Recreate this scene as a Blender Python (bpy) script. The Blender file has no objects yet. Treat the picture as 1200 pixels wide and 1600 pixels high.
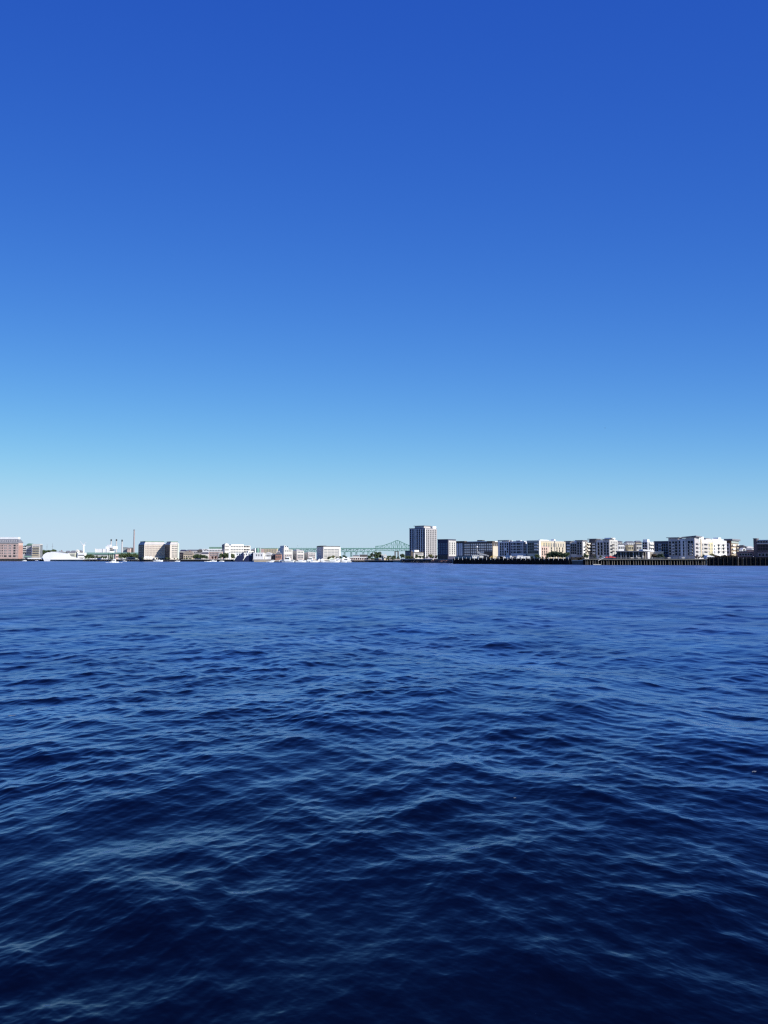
import bpy, math, random
import numpy as np
from mathutils import Vector, Matrix

R = random.Random(7)
sc = bpy.context.scene
COL = sc.collection
F = 1200.0            # focal length in pixels of the 1200 px wide photograph
EYE = 4.5             # eye height above the water, m
HORIZON = 872.5
PITCH = math.atan((800 - HORIZON) / F) * -1
rad = math.radians

# ------------------------------------------------------------------ camera
cam = bpy.data.cameras.new("camera")
camo = bpy.data.objects.new("camera", cam)
COL.objects.link(camo)
sc.camera = camo
cam.sensor_fit = 'HORIZONTAL'
cam.sensor_width = 36
cam.lens = 36
cam.clip_start = 0.1
cam.clip_end = 30000
camo.location = (0, 0, EYE)
camo.rotation_euler = (rad(90) + PITCH, 0, 0)

# ------------------------------------------------------------------ light
SUN_EL = rad(29)
SUN_H = Vector((0.85, -0.52, 0)).normalized()
SUN = SUN_H * math.cos(SUN_EL) + Vector((0, 0, math.sin(SUN_EL)))
ld = bpy.data.lights.new("sun", 'SUN')
ld.energy = 5.0
ld.angle = rad(0.5)
ld.color = (1.0, 0.955, 0.87)
lo = bpy.data.objects.new("sun", ld)
COL.objects.link(lo)
lo.rotation_euler = (-SUN).to_track_quat('-Z', 'Y').to_euler()

w = bpy.data.worlds.new("World")
sc.world = w
w.use_nodes = True
nt = w.node_tree
bg = nt.nodes['Background']
sky = nt.nodes.new('ShaderNodeTexSky')
sky.sky_type = 'NISHITA'
sky.sun_disc = False
sky.sun_elevation = SUN_EL
sky.sun_rotation = math.atan2(SUN_H.x, SUN_H.y)
sky.air_density = 1.0
sky.dust_density = 0.3
sky.ozone_density = 3.0
# the phone's tone rendering of a clear sky: a power curve per channel
sep = nt.nodes.new('ShaderNodeSeparateColor')
comb = nt.nodes.new('ShaderNodeCombineColor')
nt.links.new(sky.outputs[0], sep.inputs[0])
for ch, (k, g) in enumerate(((1.62, 1.67), (1.50, 1.345), (1.18, 0.60))):
    m1 = nt.nodes.new('ShaderNodeMath'); m1.operation = 'MULTIPLY'; m1.inputs[1].default_value = 0.1
    m2 = nt.nodes.new('ShaderNodeMath'); m2.operation = 'POWER'; m2.inputs[1].default_value = g
    m3 = nt.nodes.new('ShaderNodeMath'); m3.operation = 'MULTIPLY'; m3.inputs[1].default_value = k * 10 / 1.32
    nt.links.new(sep.outputs[ch], m1.inputs[0])
    nt.links.new(m1.outputs[0], m2.inputs[0])
    nt.links.new(m2.outputs[0], m3.inputs[0])
    m4 = nt.nodes.new('ShaderNodeMath'); m4.operation = 'SMOOTH_MIN'
    m4.inputs[1].default_value = (5.8, 7.15, 8.8)[ch] / 1.32; m4.inputs[2].default_value = (3.8, 3.8, 1.9)[ch]
    nt.links.new(m3.outputs[0], m4.inputs[0])
    nt.links.new(m4.outputs[0], comb.inputs[ch])
nt.links.new(comb.outputs[0], bg.inputs[0])
# the lowest two degrees keep the colour just above them
tcw = nt.nodes.new('ShaderNodeTexCoord')
sx = nt.nodes.new('ShaderNodeSeparateXYZ'); cx = nt.nodes.new('ShaderNodeCombineXYZ')
mx = nt.nodes.new('ShaderNodeMath'); mx.operation = 'SMOOTH_MAX'
mx.inputs[1].default_value = 0.034; mx.inputs[2].default_value = 0.09
nt.links.new(tcw.outputs['Generated'], sx.inputs[0])
mlx = nt.nodes.new('ShaderNodeMath'); mlx.operation = 'MULTIPLY'; mlx.inputs[1].default_value = 0.45
nt.links.new(sx.outputs[0], mlx.inputs[0]); nt.links.new(mlx.outputs[0], cx.inputs[0])
nt.links.new(sx.outputs[1], cx.inputs[1])
nt.links.new(sx.outputs[2], mx.inputs[0]); nt.links.new(mx.outputs[0], cx.inputs[2])
nrm = nt.nodes.new('ShaderNodeVectorMath'); nrm.operation = 'NORMALIZE'
nt.links.new(cx.outputs[0], nrm.inputs[0]); nt.links.new(nrm.outputs[0], sky.inputs[0])
bg.inputs[1].default_value = 0.1
sc.view_settings.view_transform = 'Standard'
sc.view_settings.look = 'None'
sc.view_settings.exposure = 0.4
sc.view_settings.gamma = 1
sc.cycles.max_bounces = 6
sc.cycles.use_denoising = False
sc.cycles.filter_width = 1.3

# ------------------------------------------------------------------ water
def build_water():
    rng = np.random.default_rng(11)
    # wave components: log spaced lengths, spread about the wind, slope given per octave
    octs = [(0.055, 0.026), (0.10, 0.032), (0.18, 0.040), (0.34, 0.046), (0.62, 0.046), (1.1, 0.048), (1.9, 0.046),
            (3.4, 0.040), (6.5, 0.027), (13.0, 0.018), (26.0, 0.010)]
    K, S, TH, PH = [], [], [], []
    for lam0, s in octs:
        n = 20
        lam = lam0 * 2 ** rng.uniform(-0.45, 0.45, n)
        main = rng.choice([rad(219), rad(320), rad(268)], n, p=[0.44, 0.44, 0.12])
        th = main + rng.normal(0, rad(15 + (12 if lam0 < 0.3 else 0)), n)
        K += list(2 * np.pi / lam)
        S += list(np.full(n, 0.86 * s * math.sqrt(2.0 / n)))
        TH += list(th)
        PH += list(rng.uniform(0, 2 * np.pi, n))
    K, S, TH, PH = map(np.array, (K, S, TH, PH))
    order = np.argsort(K)
    K, S, TH, PH = K[order], S[order], TH[order], PH[order]
    KX, KY = K * np.cos(TH), K * np.sin(TH)
    # radii of the rings, finer where the sheet is seen closer
    rs = [2.5]
    while rs[-1] < 3600:
        r = rs[-1]
        rs.append(r + max(0.010 * (1 + r / 40), r * r / 3456 * 0.2))
    rs = np.array(rs, dtype=np.float64)
    fine = np.linspace(-rad(41), rad(41), NCOL)
    coarse = np.linspace(rad(41), rad(319), 26)[1:-1]
    az = np.concatenate([fine, coarse])
    step_az = np.concatenate([np.full(NCOL, fine[1] - fine[0]), np.full(24, rad(11))])
    nA, nR = len(az), len(rs)
    co = np.zeros((nR, nA, 3), np.float32)
    lost = np.zeros((nR, nA), np.float32)
    sa, ca = np.sin(az), np.cos(az)
    dr = np.gradient(rs)
    for i in range(nR):
        r = rs[i]
        x, y = r * sa, r * ca
        d = np.maximum(dr[i] * 1.0, 0)                   # ring spacing
        # gust field: calm and ruffled patches tens of metres wide
        g = (np.sin(x * .083 + y * .041 + 1.3) + np.sin(-x * .037 + y * .11 + 4.1)
             + np.sin(x * .19 - y * .13 + .5) + np.sin(x * .31 + y * .27 + 2.2)) / 4
        g2 = (np.sin(x * .62 - y * .48 + 1.1) + np.sin(x * .43 + y * .83 + 3.7) + np.sin(-x * .95 + y * .58 + 5.0)) / 3
        gust = np.clip(1.05 + 0.32 * g + 0.28 * g2, 0.65, 1.7)
        fr = np.clip((2 * np.pi / K) / (2.2 * d) - 0.6, 0, 1)       # kept share, by ring spacing
        act = fr > 0
        lam = 2 * np.pi / K
        fa_f = np.clip(lam / (2.2 * r * step_az[0]) - 0.6, 0, 1)
        if act.any():
            k, s, kx, ky, ph, f = K[act], S[act], KX[act], KY[act], PH[act], (fr * fa_f)[act]
            n_f = NCOL
            phase = np.outer(kx, x[:n_f]) + np.outer(ky, y[:n_f]) + ph[:, None]
            phase = phase.astype(np.float32)
            small = (k > 2 * np.pi / 2.6)
            gm = np.where(small[:, None], gust[None, :n_f], 1.0).astype(np.float32)
            a = (s / k * f).astype(np.float32)[:, None] * gm
            c, sn = np.cos(phase), np.sin(phase)
            z = (a * c).sum(0)
            chop = 1.3
            hx = -(a * sn * (kx / k)[:, None].astype(np.float32)).sum(0) * chop
            hy = -(a * sn * (ky / k)[:, None].astype(np.float32)).sum(0) * chop
            co[i, :n_f, 0] = x[:n_f] + hx
            co[i, :n_f, 1] = y[:n_f] + hy
            co[i, :n_f, 2] = z
        else:
            co[i, :NCOL, 0] = x[:NCOL]; co[i, :NCOL, 1] = y[:NCOL]
        co[i, NCOL:, 0] = x[NCOL:]; co[i, NCOL:, 1] = y[NCOL:]
        lv = (S ** 2 / 2 * (1 - (fr * fa_f) ** 2)).sum()
        lost[i, :NCOL] = lv * gust[:NCOL] ** 1.2
        lost[i, NCOL:] = (S ** 2 / 2).sum()
    # faces (the ring closes on itself)
    idx = np.arange(nR * nA).reshape(nR, nA)
    nxt = np.roll(idx, -1, axis=1)
    q = np.stack([idx[:-1], nxt[:-1], nxt[1:], idx[1:]], -1).reshape(-1, 4)
    me = bpy.data.meshes.new("water")
    nv = nR * nA + 1
    allco = np.vstack([co.reshape(-1, 3), [[0, 0, -0.2]]]).astype(np.float32)
    tri = np.stack([idx[0], np.full(nA, nv - 1), nxt[0]], -1)
    loops = np.concatenate([q.ravel(), tri.ravel()]).astype(np.int32)
    starts = np.concatenate([np.arange(len(q)) * 4, len(q) * 4 + np.arange(len(tri)) * 3]).astype(np.int32)
    me.vertices.add(nv)
    me.vertices.foreach_set('co', allco.ravel())
    me.loops.add(len(loops))
    me.loops.foreach_set('vertex_index', loops)
    me.polygons.add(len(starts))
    me.polygons.foreach_set('loop_start', starts)
    me.polygons.foreach_set('use_smooth', np.ones(len(starts), bool))
    at = me.attributes.new("ruffle", 'FLOAT', 'POINT')
    at.data.foreach_set('value', np.concatenate([lost.ravel(), [0.03]]).astype(np.float32))
    me.update()
    me.validate()
    o = bpy.data.objects.new("water", me)
    COL.objects.link(o)
    o['kind'] = 'structure'
    m = bpy.data.materials.new("harbour_water")
    m.use_nodes = True
    t = m.node_tree
    at = t.nodes.new('ShaderNodeAttribute'); at.attribute_name = 'ruffle'
    t.nodes.remove(t.nodes['Principled BSDF'])
    dif = t.nodes.new('ShaderNodeBsdfDiffuse'); dif.inputs['Color'].default_value = (0.0006, 0.0016, 0.0075, 1)
    glo = t.nodes.new('ShaderNodeBsdfGlossy'); glo.distribution = 'GGX'
    glo.inputs['Color'].default_value = (0.56, 0.685, 0.89, 1)
    fre = t.nodes.new('ShaderNodeFresnel'); fre.inputs['IOR'].default_value = 1.31
    cap = t.nodes.new('ShaderNodeFloatCurve')
    cv = cap.mapping.curves[0]
    cv.points[0].location = (0, 0); cv.points[1].location = (1, .88)
    for p in ((.05, .042), (.1, .095), (.2, .29), (.35, .62), (.55, .82)):
        cv.points.new(*p)
    cap.mapping.update()
    mixs = t.nodes.new('ShaderNodeMixShader')
    # ruffled patches tilt their facets more and mirror less of the sky
    nf = t.nodes.new('ShaderNodeTexNoise'); nf.inputs['Scale'].default_value = 0.16; nf.inputs['Detail'].default_value = 7
    nf.inputs['Roughness'].default_value = 0.6
    tcf = t.nodes.new('ShaderNodeTexCoord')
    mf = t.nodes.new('ShaderNodeMapRange')
    mf.inputs['From Min'].default_value = 0.32; mf.inputs['From Max'].default_value = 0.68
    mf.inputs['To Min'].default_value = 0.78; mf.inputs['To Max'].default_value = 1.1
    mm = t.nodes.new('ShaderNodeMath'); mm.operation = 'MULTIPLY'; mm.use_clamp = True
    t.links.new(tcf.outputs['Object'], nf.inputs['Vector']); t.links.new(nf.outputs['Fac'], mf.inputs['Value'])
    t.links.new(fre.outputs[0], cap.inputs['Value'])
    ng = t.nodes.new('ShaderNodeTexNoise'); ng.inputs['Scale'].default_value = 1.0; ng.inputs['Detail'].default_value = 6
    ng.inputs['Roughness'].default_value = 0.72
    mg0 = t.nodes.new('ShaderNodeMapping'); mg0.inputs['Scale'].default_value = (0.17, 0.021, 0)
    mg = t.nodes.new('ShaderNodeMapRange')
    mg.inputs['From Min'].default_value = 0.35; mg.inputs['From Max'].default_value = 0.65
    mg.inputs['To Min'].default_value = 0.66; mg.inputs['To Max'].default_value = 1.15
    t.links.new(tcf.outputs['Object'], mg0.inputs[0]); t.links.new(mg0.outputs[0], ng.inputs['Vector'])
    t.links.new(ng.outputs['Fac'], mg.inputs['Value'])
    mq = t.nodes.new('ShaderNodeMath'); mq.operation = 'MULTIPLY'
    rk = t.nodes.new('ShaderNodeMapRange'); rk.inputs['From Max'].default_value = 0.012
    t.links.new(at.outputs['Fac'], rk.inputs['Value'])
    ml = t.nodes.new('ShaderNodeMix'); ml.inputs[2].default_value = 1.0
    t.links.new(rk.outputs[0], ml.inputs[0]); t.links.new(mg.outputs[0], ml.inputs[3])
    t.links.new(ml.outputs[0], mq.inputs[0]); t.links.new(mf.outputs[0], mq.inputs[1])
    t.links.new(cap.outputs[0], mm.inputs[0]); t.links.new(mq.outputs[0], mm.inputs[1])
    t.links.new(mm.outputs[0], mixs.inputs[0])
    t.links.new(dif.outputs[0], mixs.inputs[1]); t.links.new(glo.outputs[0], mixs.inputs[2])
    t.links.new(mixs.outputs[0], t.nodes['Material Output'].inputs['Surface'])
    tc = t.nodes.new('ShaderNodeTexCoord')
    # patchy wind ruffling, streaked along the wind
    mp = t.nodes.new('ShaderNodeMapping'); mp.inputs['Scale'].default_value = (0.012, 0.035, 0)
    mp.inputs['Rotation'].default_value = (0, 0, rad(12))
    nz = t.nodes.new('ShaderNodeTexNoise'); nz.inputs['Scale'].default_value = 1; nz.inputs['Detail'].default_value = 5
    nz.inputs['Roughness'].default_value = 0.62
    mr = t.nodes.new('ShaderNodeMapRange')
    mr.inputs['From Min'].default_value = 0.3; mr.inputs['From Max'].default_value = 0.7
    mr.inputs['To Min'].default_value = 0.35; mr.inputs['To Max'].default_value = 1.7
    t.links.new(tc.outputs['Object'], mp.inputs[0]); t.links.new(mp.outputs[0], nz.inputs['Vector'])
    t.links.new(nz.outputs['Fac'], mr.inputs[0])
    mu = t.nodes.new('ShaderNodeMath'); mu.operation = 'MULTIPLY'
    t.links.new(at.outputs['Fac'], mu.inputs[0]); t.links.new(mr.outputs[0], mu.inputs[1])
    ad = t.nodes.new('ShaderNodeMath'); ad.operation = 'ADD'; ad.inputs[1].default_value = 0.0009
    t.links.new(mu.outputs[0], ad.inputs[0])
    # slope variance -> roughness: alpha = sqrt(variance), roughness = sqrt(alpha)
    pw = t.nodes.new('ShaderNodeMath'); pw.operation = 'POWER'; pw.inputs[1].default_value = 0.25
    t.links.new(ad.outputs[0], pw.inputs[0])
    t.links.new(pw.outputs[0], glo.inputs['Roughness'])
    # capillary ripples too small for the mesh
    n2 = t.nodes.new('ShaderNodeTexNoise'); n2.inputs['Scale'].default_value = 9; n2.inputs['Detail'].default_value = 2
    mp2 = t.nodes.new('ShaderNodeMapping'); mp2.inputs['Scale'].default_value = (0.6, 1.3, 1)
    t.links.new(tc.outputs['Object'], mp2.inputs[0]); t.links.new(mp2.outputs[0], n2.inputs['Vector'])
    bp = t.nodes.new('ShaderNodeBump'); bp.inputs['Strength'].default_value = 0.2; bp.inputs['Distance'].default_value = 0.012
    t.links.new(n2.outputs['Fac'], bp.inputs['Height'])
    for nd in (dif, glo, fre):
        t.links.new(bp.outputs[0], nd.inputs['Normal'])
    me.materials.append(m)
    global SEA
    SEA = co[:, :NCOL].reshape(-1, 3).copy()
    return o

NCOL = 800

# ================================================================== helpers
CP = math.cos(PITCH)
def X(px, D):                       # world x of a photo column at distance D
    return (px - 600) / F * CP * D
def Z(py, D):                       # world z of a photo row at distance D
    v = (800 - py) / F
    return EYE + D * (math.sin(PITCH) + v * math.cos(PITCH)) / (math.cos(PITCH) - v * math.sin(PITCH))
def DW(py):                         # distance of a waterline seen at row py
    return EYE / math.tan(math.atan((py - 800) / F) - PITCH)

MATS = {}
def mat(name, col, rough=0.8, var=0.18, scale=0.6, spec=0.3, metal=0.0, stretch=(1, 1, 1)):
    if name in MATS:
        return MATS[name]
    m = bpy.data.materials.new(name)
    m.use_nodes = True
    t = m.node_tree
    b = t.nodes['Principled BSDF']
    b.inputs['Roughness'].default_value = rough
    b.inputs['Specular IOR Level'].default_value = spec
    b.inputs['Metallic'].default_value = metal
    tc = t.nodes.new('ShaderNodeTexCoord')
    mp = t.nodes.new('ShaderNodeMapping'); mp.inputs['Scale'].default_value = stretch
    nz = t.nodes.new('ShaderNodeTexNoise'); nz.inputs['Scale'].default_value = scale; nz.inputs['Detail'].default_value = 4
    cr = t.nodes.new('ShaderNodeValToRGB')
    lo_, hi_ = 1 - var, 1 + var
    cr.color_ramp.elements[0].position = 0.3; cr.color_ramp.elements[1].position = 0.7
    cr.color_ramp.elements[0].color = tuple(min(1, c * lo_) for c in col) + (1,)
    cr.color_ramp.elements[1].color = tuple(min(1, c * hi_) for c in col) + (1,)
    t.links.new(tc.outputs['Object'], mp.inputs[0]); t.links.new(mp.outputs[0], nz.inputs['Vector'])
    t.links.new(nz.outputs['Fac'], cr.inputs[0]); t.links.new(cr.outputs[0], b.inputs['Base Color'])
    MATS[name] = m
    return m

WHITE = mat('white_paint', (.80, .80, .78), .6, .06, .15)
OFFW = mat('off_white_render', (0.6, 0.58, 0.54), .8, .10, .12)
CREAM = mat('cream_render', (0.46, 0.41, 0.33), .85, .10, .12)
YELLOW = mat('pale_yellow_cladding', (0.5, 0.43, 0.28), .85, .10, .12)
TAN = mat('tan_stone', (.45, .38, .29), .9, .15, .2)
PINKBR = mat('pale_pink_brick', (0.5, 0.37, 0.33), .9, .15, .4)
REDBR = mat('red_brick', (0.3, 0.16, 0.13), .9, .2, .5)
BROWN = mat('brown_brick', (.13, .075, .055), .9, .2, .5)
DKBRICK = mat('dark_brick', (.10, .07, .075), .9, .2, .5)
LTGREY = mat('light_grey_panel', (0.58, 0.59, 0.61), .7, .1, .15)
GREY = mat('grey_panel', (0.46, 0.435, 0.42), .75, .12, .15)
BLUEGREY = mat('blue_grey_cladding', (0.6, 0.585, 0.6), .75, .1, .15)
SLATE = mat('slate_roof', (0.17, 0.175, 0.2), .8, .2, .6)
CHAR = mat('charcoal_panel', (0.075, 0.062, 0.053), .6, .2, .2)
NAVY = mat('navy_panel', (0.05, 0.05, 0.085), .6, .15, .2)
TEAL = mat('teal_grey_panel', (0.28, 0.32, 0.31), .7, .15, .2)
GREENROOF = mat('green_metal_roof', (.16, .27, .21), .6, .12, .3)
COPPER = mat('green_copper', (.17, .33, .27), .7, .15, .3)
BRIDGE = mat('bridge_green_paint', (0.115, 0.25, 0.22), .6, .12, .1)
CONC = mat('concrete', (.38, .37, .34), .9, .15, .3)
PALEBAND = mat('pale_concrete', (.58, .55, .50), .9, .12, .3)
TIMBER = mat('tarred_timber', (0.012, 0.012, 0.014), .85, .35, .5, stretch=(2, 2, .2))
PILE = mat('weathered_pile', (0.14, 0.13, 0.115), .9, .25, .6)
ROCK = mat('shore_rock', (.045, .045, .048), .95, .4, .5)
GROUND = mat('ground_paving', (.28, .26, .23), .95, .2, .05)
SANDY = mat('dry_sandy_ground', (.40, .34, .26), .95, .2, .1)
GLASS = mat('window_glass', (.016, .017, .020), .25, .2, .3, spec=.22)
GLASSL = mat('pale_window_glass', (.16, .17, .18), .25, .2, .3, spec=.3)
CURTAIN = mat('curtained_window', (0.9, 0.75, 0.6), .4, .25, .5)
FRAME = mat('window_frame', (.42, .42, .42), .6, .1, .5)
BARK = mat('bark', (.075, .058, .042), .95, .25, 2)
LEAFA = mat('leaf_dark_green', (0.055, 0.085, 0.035), .8, .45, .6)
LEAFB = mat('leaf_mid_green', (0.085, 0.12, 0.05), .8, .45, .6)
LEAFC = mat('leaf_yellow_green', (0.17, 0.17, 0.06), .8, .4, .6)
LEAFD = mat('leaf_conifer', (0.035, 0.06, 0.035), .85, .45, .6)
STEEL = mat('grey_steel', (.20, .21, .23), .5, .1, .3)
DKSTEEL = mat('dark_steel', (.05, .055, .06), .6, .15, .3)
REDC = mat('red_canvas', (.42, .06, .05), .8, .15, .5)
BLUECANVAS = mat('blue_canvas', (.04, .07, .20), .8, .15, .5)
NAVYP = mat('navy_paint_and_shade', (.018, .024, .07), .5, .12, .1)  # hull paint, and painted-in shade on the two shoreline blocks
YELP = mat('yellow_paint', (.55, .36, .06), .5, .1, .5)
REDSTK = mat('red_brick_stack', (0.3, 0.25, 0.25), .9, .12, .1)
FOAM = mat('white_foam', (.75, .78, .80), .9, .1, 1)
PLUM = mat('dark_feather', (.02, .02, .022), .8, .2, 3)

class MB:
    """collects faces for ONE mesh"""
    def __init__(s):
        s.v, s.f, s.m = [], [], []
    def add(s, verts, faces, mi=0):
        n = len(s.v)
        s.v += [tuple(p) for p in verts]
        s.f += [tuple(i + n for i in f) for f in faces]
        s.m += [mi] * len(faces)
        return s
    def box(s, x0, x1, y0, y1, z0, z1, mi=0):
        return s.add([(x0, y0, z0), (x1, y0, z0), (x1, y1, z0), (x0, y1, z0), (x0, y0, z1), (x1, y0, z1), (x1, y1, z1), (x0, y1, z1)],
                     [(3, 2, 1, 0), (4, 5, 6, 7), (0, 1, 5, 4), (1, 2, 6, 5), (2, 3, 7, 6), (3, 0, 4, 7)], mi)
    def prism(s, pts, y0, y1, mi=0):      # outline in x-z, extruded along y
        n = len(pts)
        v = [(p[0], y0, p[1]) for p in pts] + [(p[0], y1, p[1]) for p in pts]
        f = [tuple(range(n)), tuple(range(2 * n - 1, n - 1, -1))]
        f += [(i, i + n, (i + 1) % n + n, (i + 1) % n) for i in range(n)]
        return s.add(v, f, mi)
    def slab(s, pts, z0, z1, mi=0):       # outline in x-y (anticlockwise), extruded up
        n = len(pts)
        v = [(p[0], p[1], z0) for p in pts] + [(p[0], p[1], z1) for p in pts]
        f = [tuple(range(n - 1, -1, -1)), tuple(range(n, 2 * n))]
        f += [(i, (i + 1) % n, (i + 1) % n + n, i + n) for i in range(n)]
        return s.add(v, f, mi)
    def bar(s, a, b, w, mi=0):
        a, b = Vector(a), Vector(b)
        d = (b - a).normalized()
        u = d.cross(Vector((0, 1, 0)))
        if u.length < .05:
            u = d.cross(Vector((1, 0, 0)))
        u.normalize()
        k = d.cross(u)
        h = w / 2
        c = [(-h, -h), (h, -h), (h, h), (-h, h)]
        v = [a + u * p + k * q for p, q in c] + [b + u * p + k * q for p, q in c]
        return s.add(v, [(3, 2, 1, 0), (4, 5, 6, 7), (0, 1, 5, 4), (1, 2, 6, 5), (2, 3, 7, 6), (3, 0, 4, 7)], mi)
    def cyl(s, x, y, z0, z1, r0, r1=None, n=10, mi=0):
        r1 = r0 if r1 is None else r1
        v = [(x + r0 * math.cos(2 * math.pi * i / n), y + r0 * math.sin(2 * math.pi * i / n), z0) for i in range(n)]
        v += [(x + r1 * math.cos(2 * math.pi * i / n), y + r1 * math.sin(2 * math.pi * i / n), z1) for i in range(n)]
        f = [tuple(range(n - 1, -1, -1)), tuple(range(n, 2 * n))] + [(i, (i + 1) % n, (i + 1) % n + n, i + n) for i in range(n)]
        return s.add(v, f, mi)
    def mesh(s, name, mats):
        me = bpy.data.meshes.new(name)
        me.from_pydata(s.v, [], s.f)
        for m in (mats if isinstance(mats, (list, tuple)) else [mats]):
            me.materials.append(m)
        me.polygons.foreach_set('material_index', s.m)
        me.update()
        return me
    def build(s, name, mats, parent=None, loc=None):
        o = bpy.data.objects.new(name, s.mesh(name, mats))
        COL.objects.link(o)
        if parent is not None:
            o.parent = parent
        if loc is not None:
            o.location = loc
        return o

def tag(o, label, cat, group=None, kind=None):
    o['label'] = label
    o['category'] = cat
    if group:
        o['group'] = group
    if kind:
        o['kind'] = kind
    return o
def thing(name, label, cat, loc, rz=0.0, group=None):
    o = bpy.data.objects.new(name, None)
    COL.objects.link(o)
    o.empty_display_size = 1
    o.location = loc
    o.rotation_euler = (0, 0, rz)
    return tag(o, label, cat, group)
def copy_tree(root, parent=None):
    c = root.copy()
    COL.objects.link(c)
    c.parent = parent
    for ch in root.children:
        copy_tree(ch, c)
    return c

WIN = {}
def window_mesh(w, h, frame, pane, bars):
    key = (round(w, 1), round(h, 1), frame.name, pane.name, bars)
    if key not in WIN:
        w, h = key[0], key[1]
        mb = MB(); t = min(.14, w * .09)
        mb.box(-w/2, w/2, -.02, .0, -h/2, h/2, 1)                                   # pane
        mb.box(-w/2 - t, -w/2, -.10, 0, -h/2 - t, h/2 + t)
        mb.box(w/2, w/2 + t, -.10, 0, -h/2 - t, h/2 + t)
        mb.box(-w/2, w/2, -.10, 0, h/2, h/2 + t)
        mb.box(-w/2, w/2, -.16, 0, -h/2 - t, -h/2)
        for i in range(bars):
            x = -w/2 + w * (i + 1) / (bars + 1)
            mb.box(x - .04, x + .04, -.07, -.021, -h/2, h/2)
        WIN[key] = mb.mesh('window', [frame, pane])
    return WIN[key]

LAND = 3.2
class Building:
    """box building on a footprint whose nearest corner stands at photo column xc, distance D.
    The 'L' face runs from xc to xl, the 'R' face from xc to xr; both taken from the photo."""
    def __init__(b, name, label, cat, D, a, xl, xc, xr, ytop, wall, base=None, roof=None, group=None, body=True, depth=None, eave=.25):
        a = rad(a)
        b.D = D
        C = Vector((X(xc, D), D, 0))
        Ld, Rd = Vector((-math.cos(a), math.sin(a), 0)), Vector((math.sin(a), math.cos(a), 0))
        def solve(d, px):
            u = (px - 600) / F * CP
            return (u * C.y - C.x) / (d.x - u * d.y)
        b.s = solve(Ld, xl) if xl is not None else depth
        b.t = solve(Rd, xr) if xr is not None else depth
        b.z0 = LAND if base is None else base
        b.z1 = Z(ytop, D)
        b.Ld, b.Rd, b.C = Ld, Rd, C
        b.root = thing(name, label, cat, (C.x, C.y, b.z0), math.pi / 2 - a, group)
        b.h = b.z1 - b.z0
        b.wall = wall
        b.nwin = 0
        if body:
            b.box('wall', wall, 0, b.t, 0, b.s, 0, b.h)
            if roof is not None:
                e = eave
                b.box('roof', roof, -e, b.t + e, -e, b.s + e, b.h, b.h + .6)
    def hy(b, py):                   # height above the base for a photo row
        return Z(py, b.D) - b.z0
    def uL(b, px):                   # distance along the L face for a photo column
        u = (px - 600) / F * CP
        return (u * b.C.y - b.C.x) / (b.Ld.x - u * b.Ld.y)
    def uR(b, px):
        u = (px - 600) / F * CP
        return (u * b.C.y - b.C.x) / (b.Rd.x - u * b.Rd.y)
    def box(b, name, m, x0, x1, y0, y1, z0, z1):
        return MB().box(x0, x1, y0, y1, z0, z1).build(name, m, b.root)
    def win(b, face, pxs, pys, w, h, pane=GLASS, frame=FRAME, bars=0, name='window', skip=0.0, out=0.0, prox=None):
        """windows centred on photo columns pxs and rows pys"""
        lst = []
        for py in pys:
            for px in pxs:
                if skip and R.random() < skip:
                    continue
                z = b.hy(py)
                if face == 'L':
                    lst.append(((-.003 - out, b.uL(px), z), -math.pi / 2))
                else:
                    lst.append(((b.uR(px), -.003 - out, z), 0))
        me = window_mesh(w, h, frame, pane, bars)
        first = None
        for loc, rz in lst:
            if b.nwin >= 99:
                break
            if first is None:
                o = bpy.data.objects.new(name, me); first = o
            else:
                o = first.copy()
            COL.objects.link(o)
            o.parent = b.root
            o.location = loc
            o.rotation_euler = (0, 0, rz)
            b.nwin += 1
        return b
    def balcony(b, face, px0, px1, pys, depth=1.6, m=None, rail=None):
        for py in pys:
            z = b.hy(py)
            mb = MB(); mr = MB()
            if face == 'L':
                y0, y1 = sorted((b.uL(px0), b.uL(px1)))
                mb.box(-depth, 0, y0, y1, z - .14, z + .14)
                mr.box(-depth, -depth + .08, y0, y1, z + .14, z + 1.1)
            else:
                x0, x1 = sorted((b.uR(px0), b.uR(px1)))
                mb.box(x0, x1, -depth, 0, z - .14, z + .14)
                mr.box(x0, x1, -depth, -depth + .08, z + .14, z + 1.1)
            o = mb.build('balcony', m or LTGREY, b.root)
            mr.build('railing', rail or GLASSL, o)
        return b

def lin(a, b, n):
    return [a + (b - a) * (i + .5) / n for i in range(n)]

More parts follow.
